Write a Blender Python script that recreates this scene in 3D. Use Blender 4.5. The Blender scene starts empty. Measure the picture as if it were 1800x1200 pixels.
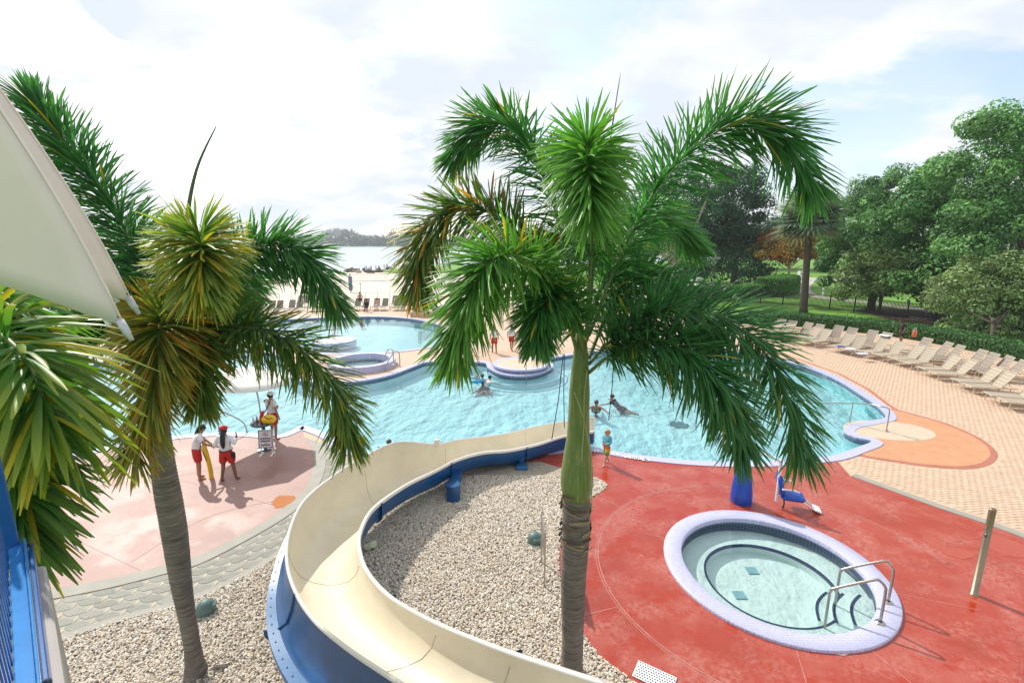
import bpy, bmesh, math, random
import numpy as np
from mathutils import Vector, Matrix, Euler
from mathutils.geometry import tessellate_polygon

R = math.radians
random.seed(7); rng = np.random.default_rng(11)
scene = bpy.context.scene
COL = scene.collection

# ------------------------------------------------------------------ camera, sky, sun, exposure
FPX, HOR, HCAM = 850.0, 425.0, 6.8
PITCH = math.atan((600 - HOR) / FPX)
cam = bpy.data.cameras.new('camera'); camo = bpy.data.objects.new('camera', cam); COL.objects.link(camo)
cam.sensor_width = 36; cam.lens = 36 * FPX / 1800; cam.clip_start = 0.05; cam.clip_end = 6000
camo.location = (0, 0, HCAM); camo.rotation_euler = (math.pi / 2 - PITCH, 0, 0)
scene.camera = camo

SUN_DIR = Vector((-0.62, 0.785, 0)).normalized(); SUN_EL = R(42)      # towards the sun
w = bpy.data.worlds.new('World'); scene.world = w; w.use_nodes = True
nt = w.node_tree; nt.nodes.clear()
def N(t, ty, **k):
    n = t.nodes.new(ty)
    for a, v in k.items():
        if a in n.inputs.keys() if isinstance(a, str) else False: n.inputs[a].default_value = v
        else: setattr(n, a, v)
    return n
sky = N(nt, 'ShaderNodeTexSky', sky_type='NISHITA', sun_disc=False)
sky.sun_elevation = SUN_EL; sky.sun_rotation = math.atan2(SUN_DIR.x, SUN_DIR.y); sky.dust_density = 1.5
tc = N(nt, 'ShaderNodeTexCoord')
sep = N(nt, 'ShaderNodeSeparateXYZ'); nt.links.new(tc.outputs['Generated'], sep.inputs[0])
zc = N(nt, 'ShaderNodeMath', operation='MAXIMUM'); nt.links.new(sep.outputs[2], zc.inputs[0]); zc.inputs[1].default_value = 0.0
za = N(nt, 'ShaderNodeMath', operation='ADD'); nt.links.new(zc.outputs[0], za.inputs[0]); za.inputs[1].default_value = 0.28
dv = N(nt, 'ShaderNodeVectorMath', operation='DIVIDE')
cz = N(nt, 'ShaderNodeCombineXYZ')
for i in range(3): nt.links.new(za.outputs[0], cz.inputs[i])
nt.links.new(tc.outputs['Generated'], dv.inputs[0]); nt.links.new(cz.outputs[0], dv.inputs[1])
mp = N(nt, 'ShaderNodeMapping'); nt.links.new(dv.outputs[0], mp.inputs[0])
mp.inputs['Location'].default_value = (3.1, 0.55, 0.0); mp.inputs['Scale'].default_value = (1.0, 1.15, 0.0)
no = N(nt, 'ShaderNodeTexNoise'); nt.links.new(mp.outputs[0], no.inputs['Vector'])
no.inputs['Scale'].default_value = 1.25; no.inputs['Detail'].default_value = 9; no.inputs['Roughness'].default_value = 0.56; no.inputs['Distortion'].default_value = 0.25
cov = N(nt, 'ShaderNodeValToRGB'); nt.links.new(no.outputs['Fac'], cov.inputs[0])
cov.color_ramp.elements[0].position = 0.41; cov.color_ramp.elements[1].position = 0.495
cov.color_ramp.elements[0].color = (0.30, 0.30, 0.30, 1)
no2 = N(nt, 'ShaderNodeTexNoise'); nt.links.new(mp.outputs[0], no2.inputs['Vector'])
no2.inputs['Scale'].default_value = 2.3; no2.inputs['Detail'].default_value = 7; no2.inputs['Roughness'].default_value = 0.5
shd = N(nt, 'ShaderNodeValToRGB'); nt.links.new(no2.outputs['Fac'], shd.inputs[0])
shd.color_ramp.elements[0].position = 0.42; shd.color_ramp.elements[1].position = 0.60
CLOUD = 9.7
shd.color_ramp.elements[0].color = (0.765, 0.83, 0.925, 1); shd.color_ramp.elements[1].color = (1, 1, 1, 1)
cm = N(nt, 'ShaderNodeMix', data_type='RGBA', blend_type='MULTIPLY'); cm.inputs['Factor'].default_value = 1
cm.inputs['A'].default_value = (CLOUD, CLOUD, CLOUD, 1); nt.links.new(shd.outputs[0], cm.inputs['B'])
bl = N(nt, 'ShaderNodeMix', data_type='RGBA', blend_type='MULTIPLY'); bl.inputs['Factor'].default_value = 1
nt.links.new(sky.outputs[0], bl.inputs['A']); bl.inputs['B'].default_value = (2.1, 2.1, 2.1, 1)
mx = N(nt, 'ShaderNodeMix', data_type='RGBA')
nt.links.new(cov.outputs[0], mx.inputs['Factor']); nt.links.new(bl.outputs['Result'], mx.inputs['A']); nt.links.new(cm.outputs['Result'], mx.inputs['B'])
bg = N(nt, 'ShaderNodeBackground'); bg.inputs['Strength'].default_value = 0.1
out = N(nt, 'ShaderNodeOutputWorld'); nt.links.new(mx.outputs['Result'], bg.inputs[0]); nt.links.new(bg.outputs[0], out.inputs[0])

sl = bpy.data.lights.new('sun', 'SUN'); so = bpy.data.objects.new('sun', sl); COL.objects.link(so)
sl.energy = 4.3; sl.angle = R(0.6); sl.color = (1.0, 0.95, 0.87)
so.rotation_euler = (SUN_DIR * math.cos(SUN_EL) + Vector((0, 0, math.sin(SUN_EL)))).to_track_quat('Z', 'Y').to_euler()
so.location = (-20, 20, 40)
vs = scene.view_settings; vs.view_transform = 'Standard'; vs.look = 'None'; vs.gamma = 1; vs.exposure = 0.16
scene.cycles.max_bounces = 8; scene.cycles.transparent_max_bounces = 16; scene.cycles.volume_bounces = 0
scene.cycles.caustics_reflective = False; scene.cycles.caustics_refractive = False

# ------------------------------------------------------------------ measuring helpers (metres; x right, y away, z up)
def ray(px, py):
    u = (px - 900) / FPX; v = -(py - 600) / FPX
    return Vector((u, math.cos(PITCH) + v * math.sin(PITCH), -math.sin(PITCH) + v * math.cos(PITCH)))
def G(px, py, z=0.0):
    d = ray(px, py); t = (z - HCAM) / d.z
    return Vector((d.x * t, d.y * t, z))
def A(px, py, Y):
    d = ray(px, py); t = Y / d.y
    return Vector((d.x * t, Y, HCAM + d.z * t))
def S(r, g, b):
    f = lambda c: (c / 255 / 12.92) if c / 255 <= 0.04045 else ((c / 255 + 0.055) / 1.055) ** 2.4
    return (f(r), f(g), f(b))

# ------------------------------------------------------------------ object helpers
def tag(o, label=None, cat=None, group=None, kind=None):
    if label: o['label'] = label
    if cat: o['category'] = cat
    if group: o['group'] = group
    if kind: o['kind'] = kind
    return o
def thing(name, label, cat, loc=(0, 0, 0), rz=0.0, group=None):
    o = bpy.data.objects.new(name, None); COL.objects.link(o); o.empty_display_size = 0.1
    o.location = loc; o.rotation_euler = (0, 0, rz)
    return tag(o, label, cat, group)
def link(name, me, parent=None):
    o = bpy.data.objects.new(name, me); COL.objects.link(o)
    if parent: o.parent = parent
    return o
def copy_tree(o, parent=None):
    c = o.copy(); COL.objects.link(c); c.parent = parent
    for ch in o.children: copy_tree(ch, c)
    return c

class MB:
    """collects shapes into one mesh"""
    def __init__(s): s.v = []; s.f = []
    def add(s, vs, fs):
        b = len(s.v); s.v += [tuple(x) for x in vs]; s.f += [tuple(i + b for i in f) for f in fs]; return s
    def box(s, c, size, rot=None, ch=0.0):
        x, y, z = size[0] / 2, size[1] / 2, size[2] / 2
        if ch:
            c_ = min(ch, x * .9, y * .9, z * .9); vs = []
            for zz, k in ((-z, c_), (-z + c_, 0), (z - c_, 0), (z, c_)):
                X, Y = x - k, y - k; q = c_ if k == 0 else c_ * .6
                vs += [(-X + q, -Y, zz), (X - q, -Y, zz), (X, -Y + q, zz), (X, Y - q, zz), (X - q, Y, zz), (-X + q, Y, zz), (-X, Y - q, zz), (-X, -Y + q, zz)]
            fs = [tuple(range(7, -1, -1)), tuple(range(24, 32))]
            for l in range(3):
                for i in range(8): j = (i + 1) % 8; fs.append((l * 8 + i, l * 8 + j, l * 8 + 8 + j, l * 8 + 8 + i))
        else:
            vs = [(-x, -y, -z), (x, -y, -z), (x, y, -z), (-x, y, -z), (-x, -y, z), (x, -y, z), (x, y, z), (-x, y, z)]
            fs = [(3, 2, 1, 0), (4, 5, 6, 7), (0, 1, 5, 4), (1, 2, 6, 5), (2, 3, 7, 6), (3, 0, 4, 7)]
        m = (rot if rot is not None else Matrix.Identity(3)); c = Vector(c)
        return s.add([m @ Vector(q) + c for q in vs], fs)
    def tube(s, pts, rad, n=8, caps=True, flat=1.0):
        pts = [Vector(p) for p in pts]
        if not hasattr(rad, '__len__'): rad = [rad] * len(pts)
        vs = []; up = None
        for i, p in enumerate(pts):
            t = (pts[min(i + 1, len(pts) - 1)] - pts[max(i - 1, 0)]).normalized()
            if up is None:
                up = Vector((0, 0, 1)) if abs(t.z) < .9 else Vector((1, 0, 0))
            a = t.cross(up)
            if a.length < 1e-5: a = t.orthogonal()
            a.normalize(); b = a.cross(t).normalized(); up = b
            for k in range(n):
                an = 2 * math.pi * k / n
                vs.append(p + (a * math.cos(an) + b * math.sin(an) * flat) * rad[i])
        fs = []
        for i in range(len(pts) - 1):
            for k in range(n):
                j = (k + 1) % n; fs.append((i * n + k, i * n + j, i * n + n + j, i * n + n + k))
        if caps:
            fs.append(tuple(range(n - 1, -1, -1))); fs.append(tuple(range((len(pts) - 1) * n, len(pts) * n)))
        return s.add(vs, fs)
    def lathe(s, prof, n=32, c=(0, 0, 0)):
        vs = []; c = Vector(c)
        for r, z in prof:
            for k in range(n):
                an = 2 * math.pi * k / n; vs.append(c + Vector((r * math.cos(an), r * math.sin(an), z)))
        fs = []
        for i in range(len(prof) - 1):
            for k in range(n):
                j = (k + 1) % n; fs.append((i * n + k, i * n + j, i * n + n + j, i * n + n + k))
        return s.add(vs, fs)
    def disc(s, r, z, n=32, c=(0, 0)):
        return s.add([(c[0] + r * math.cos(2 * math.pi * k / n), c[1] + r * math.sin(2 * math.pi * k / n), z) for k in range(n)], [tuple(range(n))])
    def ball(s, c, r, n=12, m=8, rot=None):
        c = Vector(c); r = Vector(r) if hasattr(r, '__len__') else Vector((r, r, r)); vs = []
        for i in range(m + 1):
            th = math.pi * i / m
            for k in range(n):
                ph = 2 * math.pi * k / n
                q = Vector((r.x * math.sin(th) * math.cos(ph), r.y * math.sin(th) * math.sin(ph), r.z * math.cos(th)))
                vs.append((rot @ q if rot is not None else q) + c)
        fs = [(i * n + k, i * n + n + k, i * n + n + (k + 1) % n, i * n + (k + 1) % n) for i in range(m) for k in range(n)]
        return s.add(vs, fs)
    def prism(s, poly, z0, z1):
        n = len(poly); vs = [(p[0], p[1], z0) for p in poly] + [(p[0], p[1], z1) for p in poly]
        tr = tessellate_polygon([[Vector((p[0], p[1], 0)) for p in poly]])
        fs = []
        for t in tr:
            a, b, c = [Vector((poly[i][0], poly[i][1])) for i in t]
            t = tuple(t) if (b - a).cross(c - a) > 0 else tuple(reversed(t))
            fs.append(tuple(i + n for i in t)); fs.append(tuple(reversed(t)))
        area = sum(poly[i][0] * poly[(i + 1) % n][1] - poly[(i + 1) % n][0] * poly[i][1] for i in range(n))
        for i in range(n):
            j = (i + 1) % n; q = (i, j, j + n, i + n); fs.append(q if area > 0 else tuple(reversed(q)))
        return s.add(vs, fs)
    def mesh(s, name, mat, smooth=False):
        me = bpy.data.meshes.new(name); me.from_pydata(s.v, [], s.f)
        if smooth: me.polygons.foreach_set('use_smooth', [True] * len(me.polygons))
        if mat: me.materials.append(mat)
        me.update(); return me
    def build(s, name, mat, parent=None, smooth=False):
        return link(name, s.mesh(name, mat, smooth), parent)

def fast_mesh(name, verts, faces, mat, cols=None, smooth=False):
    """numpy verts (n,3), faces (m,k)"""
    me = bpy.data.meshes.new(name); nv, (nf, k) = len(verts), faces.shape
    me.vertices.add(nv); me.vertices.foreach_set('co', np.ascontiguousarray(verts, np.float32).ravel())
    me.loops.add(nf * k); me.polygons.add(nf)
    me.polygons.foreach_set('loop_start', np.arange(0, nf * k, k, dtype=np.int32))
    me.loops.foreach_set('vertex_index', np.ascontiguousarray(faces, np.int32).ravel())
    if smooth: me.polygons.foreach_set('use_smooth', np.ones(nf, bool))
    if cols is not None:
        at = me.color_attributes.new('Col', 'FLOAT_COLOR', 'POINT')
        c4 = np.ones((nv, 4), np.float32); c4[:, :3] = cols; at.data.foreach_set('color', c4.ravel())
    me.update(calc_edges=True); me.validate()
    if mat: me.materials.append(mat)
    return me

def catmull(P, n, closed=False):
    P = [Vector(p) for p in P]; o = []; m = len(P)
    segs = m if closed else m - 1
    for i in range(segs):
        if closed: a, b, c, d = P[(i - 1) % m], P[i], P[(i + 1) % m], P[(i + 2) % m]
        else: a, b, c, d = P[max(i - 1, 0)], P[i], P[i + 1], P[min(i + 2, m - 1)]
        for k in range(n):
            t = k / n
            o.append(0.5 * ((2 * b) + (c - a) * t + (2 * a - 5 * b + 4 * c - d) * t * t + (3 * b - a - 3 * c + d) * t ** 3))
    if not closed: o.append(P[-1])
    return o
def offset_poly(poly, d):
    n = len(poly); o = []
    area = sum(poly[i][0] * poly[(i + 1) % n][1] - poly[(i + 1) % n][0] * poly[i][1] for i in range(n)); s = 1 if area > 0 else -1
    for i in range(n):
        a, c = Vector(poly[i - 1][:2]), Vector(poly[(i + 1) % n][:2]); t = (c - a)
        if t.length < 1e-6: t = Vector((1, 0))
        t.normalize(); o.append(Vector((poly[i][0] + t.y * d * s, poly[i][1] - t.x * d * s)))
    return o
def inside(poly, X, Y):
    r = np.zeros(len(X), bool); n = len(poly)
    for i in range(n):
        x1, y1 = poly[i][0], poly[i][1]; x2, y2 = poly[i - 1][0], poly[i - 1][1]
        c = (y1 > Y) != (y2 > Y)
        with np.errstate(divide='ignore', invalid='ignore'):
            r ^= c & (X < (x2 - x1) * (Y - y1) / (y2 - y1 + 1e-12) + x1)
    return r
def cut(o, cutters):
    for c in cutters:
        m = o.modifiers.new('b', 'BOOLEAN'); m.operation = 'DIFFERENCE'; m.object = c; m.solver = 'EXACT'
    dg = bpy.context.evaluated_depsgraph_get(); dg.update()
    me = bpy.data.meshes.new_from_object(o.evaluated_get(dg)); o.modifiers.clear(); o.data = me
    return o
def pw(L, z=0.0): return [G(x, y, z) for x, y in L]

# ------------------------------------------------------------------ materials
def pmat(name):
    m = bpy.data.materials.new(name); m.use_nodes = True; t = m.node_tree
    return m, t, t.nodes['Principled BSDF'], t.nodes['Material Output']
def noise(t, scale, detail=4, rough=.6, coord='Object', stretch=None):
    c = N(t, 'ShaderNodeTexCoord'); n = N(t, 'ShaderNodeTexNoise')
    n.inputs['Scale'].default_value = scale; n.inputs['Detail'].default_value = detail; n.inputs['Roughness'].default_value = rough
    if stretch:
        q = N(t, 'ShaderNodeMapping'); q.inputs['Scale'].default_value = stretch
        t.links.new(c.outputs[coord], q.inputs[0]); t.links.new(q.outputs[0], n.inputs['Vector'])
    else: t.links.new(c.outputs[coord], n.inputs['Vector'])
    return n
def ramp(t, src, stops):
    r = N(t, 'ShaderNodeValToRGB'); t.links.new(src, r.inputs[0]); e = r.color_ramp.elements
    while len(e) < len(stops): e.new(0.5)
    for i, (p, c) in enumerate(stops): e[i].position = p; e[i].color = (*c, 1) if hasattr(c, '__len__') else (c, c, c, 1)
    return r
def bump(t, src, b, strength=.3, dist=.01):
    n = N(t, 'ShaderNodeBump'); n.inputs['Strength'].default_value = strength; n.inputs['Distance'].default_value = dist
    t.links.new(src, n.inputs['Height']); t.links.new(n.outputs[0], b.inputs['Normal']); return n
def mulc(c, k): return tuple(max(0, min(1, x * k)) for x in c)
def M(name, col, rough=.6, var=.12, scale=6, bmp=0.0, bscale=None, metal=0.0, spec=None, coord='Object', dist=.01):
    m, t, b, o = pmat(name)
    b.inputs['Roughness'].default_value = rough; b.inputs['Metallic'].default_value = metal
    if spec is not None: b.inputs['Specular IOR Level'].default_value = spec
    n = noise(t, scale, 5, .62, coord)
    r = ramp(t, n.outputs['Fac'], [(.3, mulc(col, 1 - var)), (.7, mulc(col, 1 + var))]); t.links.new(r.outputs[0], b.inputs['Base Color'])
    if bmp: bump(t, noise(t, bscale or scale * 6, 4, .6, coord).outputs['Fac'], b, bmp, dist)
    return m
def mix(t, f, a, b):
    n = N(t, 'ShaderNodeMix', data_type='RGBA')
    if hasattr(f, 'is_linked'): t.links.new(f, n.inputs['Factor'])
    else: n.inputs['Factor'].default_value = f
    for s, v in (('A', a), ('B', b)):
        if hasattr(v, 'is_linked'): t.links.new(v, n.inputs[s])
        else: n.inputs[s].default_value = (*v, 1)
    return n.outputs['Result']
def leaf_mat(name, tint=(1, 1, 1), rough=.44, transl=.42, spec=.45):
    m, t, b, o = pmat(name)
    a = N(t, 'ShaderNodeVertexColor'); a.layer_name = 'Col'
    c = mix(t, 0.0, (1, 1, 1), (1, 1, 1)); mn = t.nodes[-1]
    q = N(t, 'ShaderNodeMix', data_type='RGBA', blend_type='MULTIPLY'); q.inputs['Factor'].default_value = 1
    t.links.new(a.outputs[0], q.inputs['A']); q.inputs['B'].default_value = (*tint, 1); t.nodes.remove(mn)
    t.links.new(q.outputs['Result'], b.inputs['Base Color']); b.inputs['Roughness'].default_value = rough; b.inputs['Specular IOR Level'].default_value = spec
    tr = N(t, 'ShaderNodeBsdfTranslucent')
    q2 = N(t, 'ShaderNodeMix', data_type='RGBA', blend_type='MULTIPLY'); q2.inputs['Factor'].default_value = 1
    t.links.new(q.outputs['Result'], q2.inputs['A']); q2.inputs['B'].default_value = (1.15, 1.35, .7, 1); t.links.new(q2.outputs['Result'], tr.inputs[0])
    ms = N(t, 'ShaderNodeMixShader'); ms.inputs[0].default_value = transl
    t.links.new(b.outputs[0], ms.inputs[1]); t.links.new(tr.outputs[0], ms.inputs[2]); t.links.new(ms.outputs[0], o.inputs[0])
    return m
def vcol_mat(name, rough=.7, bmp=0, bscale=60, spec=.3, var=.12, nscale=30):
    m, t, b, o = pmat(name)
    a = N(t, 'ShaderNodeVertexColor'); a.layer_name = 'Col'
    n = noise(t, nscale, 4, .6); r = ramp(t, n.outputs['Fac'], [(.3, 1 - var), (.7, 1 + var)])
    q = N(t, 'ShaderNodeMix', data_type='RGBA', blend_type='MULTIPLY'); q.inputs['Factor'].default_value = 1
    t.links.new(a.outputs[0], q.inputs['A']); t.links.new(r.outputs[0], q.inputs['B']); t.links.new(q.outputs['Result'], b.inputs['Base Color'])
    b.inputs['Roughness'].default_value = rough; b.inputs['Specular IOR Level'].default_value = spec
    if bmp: bump(t, noise(t, bscale, 4).outputs['Fac'], b, bmp, .005)
    return m
def wet_concrete(name, dry, wet, scale, dry_r, wet_r, th, pale=None, pale_th=.62):
    """stained concrete with wet patches (darker, glossy) and pale mineral bloom"""
    m, t, b, o = pmat(name)
    n1 = noise(t, scale, 6, .62); n2 = noise(t, scale * 11, 8, .75); n3 = noise(t, .8, 5, .6)
    wm = ramp(t, n1.outputs['Fac'], [(th, 0.0), (th + .1, 1.0)])
    base = ramp(t, n3.outputs['Fac'], [(.3, mulc(dry, .86)), (.5, dry), (.72, tuple(d * .6 + p * .4 for d, p in zip(dry, pale or dry)))])
    c = base.outputs[0]
    if pale:
        pm = ramp(t, n2.outputs['Fac'], [(pale_th - .14, 0.0), (pale_th + .06, .85)])
        pz = N(t, 'ShaderNodeMath', operation='MULTIPLY'); t.links.new(pm.outputs[0], pz.inputs[0])
        z = ramp(t, noise(t, scale * .9, 3, .5).outputs['Fac'], [(.42, 0.0), (.62, 1.0)]); t.links.new(z.outputs[0], pz.inputs[1])
        c = mix(t, pz.outputs[0], c, pale)
    c = mix(t, wm.outputs[0], c, wet); t.links.new(c, b.inputs['Base Color'])
    rr = N(t, 'ShaderNodeMapRange'); t.links.new(wm.outputs[0], rr.inputs[0]); rr.inputs[3].default_value = dry_r; rr.inputs[4].default_value = wet_r
    t.links.new(rr.outputs[0], b.inputs['Roughness'])
    bump(t, noise(t, 22, 5, .65).outputs['Fac'], b, .12, .008)
    return m
def tile_mat(name, c1, c2, grout, size, rough=.35):
    m, t, b, o = pmat(name)
    c = N(t, 'ShaderNodeTexCoord'); br = N(t, 'ShaderNodeTexBrick'); t.links.new(c.outputs['Object'], br.inputs['Vector'])
    br.offset = 0; br.inputs['Scale'].default_value = 1; br.inputs['Brick Width'].default_value = size; br.inputs['Row Height'].default_value = size
    br.inputs['Mortar Size'].default_value = size * .09; br.inputs['Color1'].default_value = (*c1, 1); br.inputs['Color2'].default_value = (*c2, 1); br.inputs['Mortar'].default_value = (*grout, 1)
    t.links.new(br.outputs['Color'], b.inputs['Base Color']); b.inputs['Roughness'].default_value = rough
    return m
def water_mat(name, tint, scale, strength, rough=.03, dist=.06, ior=1.333):
    """clear water: tinted see-through body with a fresnel mirror on a rippled surface"""
    m, t, b, o = pmat(name); t.nodes.remove(b)
    n = noise(t, scale, 5, .6, stretch=(1, .65, 1)); n2 = noise(t, scale * .3, 3, .5, stretch=(1, .6, 1))
    ad = N(t, 'ShaderNodeMath', operation='MULTIPLY_ADD'); t.links.new(n2.outputs['Fac'], ad.inputs[0]); ad.inputs[1].default_value = 1.6; t.links.new(n.outputs['Fac'], ad.inputs[2])
    bm = N(t, 'ShaderNodeBump'); bm.inputs['Strength'].default_value = strength; bm.inputs['Distance'].default_value = dist; t.links.new(ad.outputs[0], bm.inputs['Height'])
    tr = N(t, 'ShaderNodeBsdfTransparent'); tr.inputs[0].default_value = (*tint, 1)
    gl = N(t, 'ShaderNodeBsdfGlossy'); gl.inputs['Roughness'].default_value = rough; t.links.new(bm.outputs[0], gl.inputs['Normal'])
    fr = N(t, 'ShaderNodeFresnel'); fr.inputs['IOR'].default_value = ior; t.links.new(bm.outputs[0], fr.inputs['Normal'])
    ms = N(t, 'ShaderNodeMixShader'); t.links.new(fr.outputs[0], ms.inputs[0]); t.links.new(tr.outputs[0], ms.inputs[1]); t.links.new(gl.outputs[0], ms.inputs[2])
    t.links.new(ms.outputs[0], o.inputs[0]); return m

m_grass = M('grass_lawn', (.12, .27, .022), .9, .3, 1.2, .5, 30)
m_sand = M('beach_sand', (.66, .58, .47), .95, .08, .6, .3, 9)
m_brick_far = None
m_red = wet_concrete('red_stained_concrete', (.36, .045, .022), (.36, .034, .009), 1.3, .36, .08, .525, (.48, .175, .135), .56)
m_pink = wet_concrete('pink_stained_concrete', (.345, .195, .158), (.27, .13, .10), .6, .60, .45, .50, (.38, .24, .20), .56)
m_orange = M('orange_concrete', (.55, .27, .14), .6, .1, 2, .1, 30)
m_cream_conc = M('cream_concrete', (.56, .45, .33), .6, .06, 2, .1, 30)
m_kerb = M('kerb_concrete', (.31, .295, .245), .7, .1, 2.5, .15, 30)
m_border = M('red_border_concrete', (.42, .15, .10), .6, .15, 2, .1, 30)
m_soil = M('gravel_bedding', (.36, .30, .23), .95, .25, 12, .6, 40)
m_coping = tile_mat('lavender_mosaic_tile', (.40, .40, .60), (.46, .46, .66), (.58, .57, .66), .055)
m_band = tile_mat('slate_blue_mosaic_band', (.10, .13, .24), (.14, .17, .28), (.24, .26, .34), .05, .25)
m_navy = M('navy_tile_edge', (.012, .03, .13), .25, .1)
m_basin = M('pool_plaster', (.53, .92, .97), .6, .03, 1.0)
m_basin_spa = M('spa_plaster', (.84, .96, .94), .6, .04, 1.5)
m_pool_water = water_mat('pool_water', (.91, .988, .992), 2.6, 1.0, .03, .012)
m_pool_water2 = water_mat('pool_water_far', (.90, .985, .99), 1.6, 1.0, .05, .008)
m_spa_water = water_mat('spa_water', (.90, .985, .972), 6, .5, .03, .004)
m_steel = M('brushed_steel', (.42, .405, .37), .33, .05, 40, metal=1.0)
m_white = M('white_plastic', (.80, .80, .78), .4, .03)
m_cloth = M('off_white_canvas', (.75, .645, .58), .85, .04, 3, .15, 260, dist=.002)
m_umb = M('cream_umbrella_canvas', (.80, .76, .70), .85, .03, 3)
m_cream = M('cream_gelcoat', (.71, .64, .49), .3, .07, 1.6, .04, 5)
m_rim = M('white_gelcoat_rim', (.74, .70, .62), .35, .03, 2)
m_blue = M('blue_gelcoat', (.005, .068, .20), .28, .2, 3)
m_blue_l = M('blue_gelcoat_flange', (.025, .13, .30), .32, .14, 5)
m_bolt = M('dark_bolt', (.03, .05, .08), .4, .1)
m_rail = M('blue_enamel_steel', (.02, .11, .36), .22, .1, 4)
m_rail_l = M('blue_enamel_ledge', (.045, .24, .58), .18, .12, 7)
m_wall = M('pale_stucco', (.48, .44, .41), .9, .05, 3, .2, 60)
m_black = M('black_metal', (.012, .014, .014), .45, .1)
m_vinyl = M('royal_blue_vinyl', (.008, .075, .42), .35, .12, 4, .12, 12)
m_leaf = leaf_mat('palm_leaflets')
m_tree = leaf_mat('tree_leaves', rough=.5, transl=.18, spec=.2)
m_bark = M('grey_brown_bark', (.085, .065, .05), .95, .3, 5, .7, 14, dist=.03)
m_bark_pale = M('pale_bark', (.33, .28, .22), .9, .2, 4, .5, 14, dist=.02)
m_skin = M('skin_tan', (.36, .18, .105), .5, .05, 8); m_skin2 = M('skin_fair', (.55, .33, .24), .5, .05, 8); m_skin3 = M('skin_brown', (.22, .10, .055), .5, .05, 8)
m_cwhite = M('white_cloth', (.74, .74, .76), .85, .06, 18, .3, 16); m_cred = M('red_cloth', (.50, .018, .012), .75, .12, 18, .3, 16)
m_cblack = M('black_cloth', (.014, .013, .015), .8, .2, 30); m_hair_d = M('dark_hair', (.012, .009, .008), .45, .3, 60, .4, 90); m_hair_b = M('blond_hair', (.42, .25, .11), .5, .25, 60, .4, 90)
m_hair_m = M('brown_hair', (.10, .05, .028), .5, .25, 60, .4, 90)
m_redp = M('red_plastic', (.58, .02, .015), .4, .06); m_yel = M('yellow_plastic', (.80, .50, .01), .4, .06)
m_pebble = vcol_mat('pebbles', .75, .3, 70)
m_paver = vcol_mat('walk_pavers', .75, .3, 60)
m_brick = vcol_mat('brick_pavers', .8, .3, 60)
# ================================================================== THE SETTING
WATER_Z = -0.09
POOL_PX = [(1046, 788), (1085, 796), (1140, 804), (1210, 811), (1284, 814), (1350, 813), (1420, 808), (1467, 802), (1505, 789), (1533, 777),
           (1505, 770), (1484, 758), (1495, 748), (1530, 741), (1558, 734), (1543, 714), (1511, 692), (1464, 664), (1400, 640), (1320, 622), (1220, 612), (1130, 611),
           (1079, 615), (1041, 619), (1000, 625), (968, 632), (972, 645), (950, 657), (915, 662), (880, 658), (858, 647), (850, 638), (800, 637), (752, 637), (725, 646),
           (690, 659), (650, 668), (600, 674), (560, 674), (522, 668), (502, 655), (505, 640), (490, 626), (440, 616), (380, 612), (300, 617), (200, 632), (110, 660), (20, 705), (-60, 765),
           (-40, 805), (60, 806), (120, 800), (175, 791), (208, 783), (300, 769), (380, 762), (440, 763), (490, 766), (515, 757), (533, 750), (560, 758), (587, 771), (602, 788),
           (650, 797), (760, 800), (900, 797), (990, 790)]
pool_c = [Vector(p[:2]) for p in catmull(pw(POOL_PX), 4, True)]
POOL2_PX = [(390, 588), (420, 573), (480, 564), (540, 560), (600, 558), (660, 557), (715, 560), (755, 567), (785, 577), (797, 587), (790, 597), (768, 607), (730, 614), (690, 618.5), (640, 621), (560, 621), (480, 614), (415, 602)]
pool2_c = [Vector(p[:2]) for p in catmull(pw(POOL2_PX), 4, True)]
def circle(c, r, n=64): return [Vector((c[0] + r * math.cos(2 * math.pi * k / n), c[1] + r * math.sin(2 * math.pi * k / n))) for k in range(n)]
SPA = Vector((5.50, 9.08)); SPA_R = 2.13
SPA2 = G(637, 643).to_2d(); SPA2_R = 1.75
holes = [offset_poly(pool_c, .05), offset_poly(pool2_c, .05), circle(SPA, 1.86), circle(SPA2, 1.5)]

def sheet_with_holes(name, outer, hs, z, mat):
    loops = [[Vector((p[0], p[1], 0)) for p in outer]] + [[Vector((p[0], p[1], 0)) for p in h] for h in hs]
    flat = [v for l in loops for v in l]; fs = []
    for t in tessellate_polygon(loops):
        a, b, c = [flat[i].to_2d() for i in t]; fs.append(tuple(t) if (b - a).cross(c - a) > 0 else tuple(reversed(t)))
    return MB().add([(v.x, v.y, z) for v in flat], fs).build(name, mat)
ground = tag(sheet_with_holes('ground', [(-2600, -60), (2600, -60), (2600, 3500), (-2600, 3500)], holes, 0.0, m_grass), kind='structure')

cutters = []
for h in holes:
    c = MB().prism(h, -2.5, 1.5).build('cutter', None); cutters.append(c)
def deck(name, poly, z, mat, cs=(0, 1, 2, 3), z0=-.12):
    o = MB().prism(poly, z0, z).build(name, mat)
    if cs: cut(o, [cutters[i] for i in cs])
    return tag(o, kind='structure')

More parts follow.
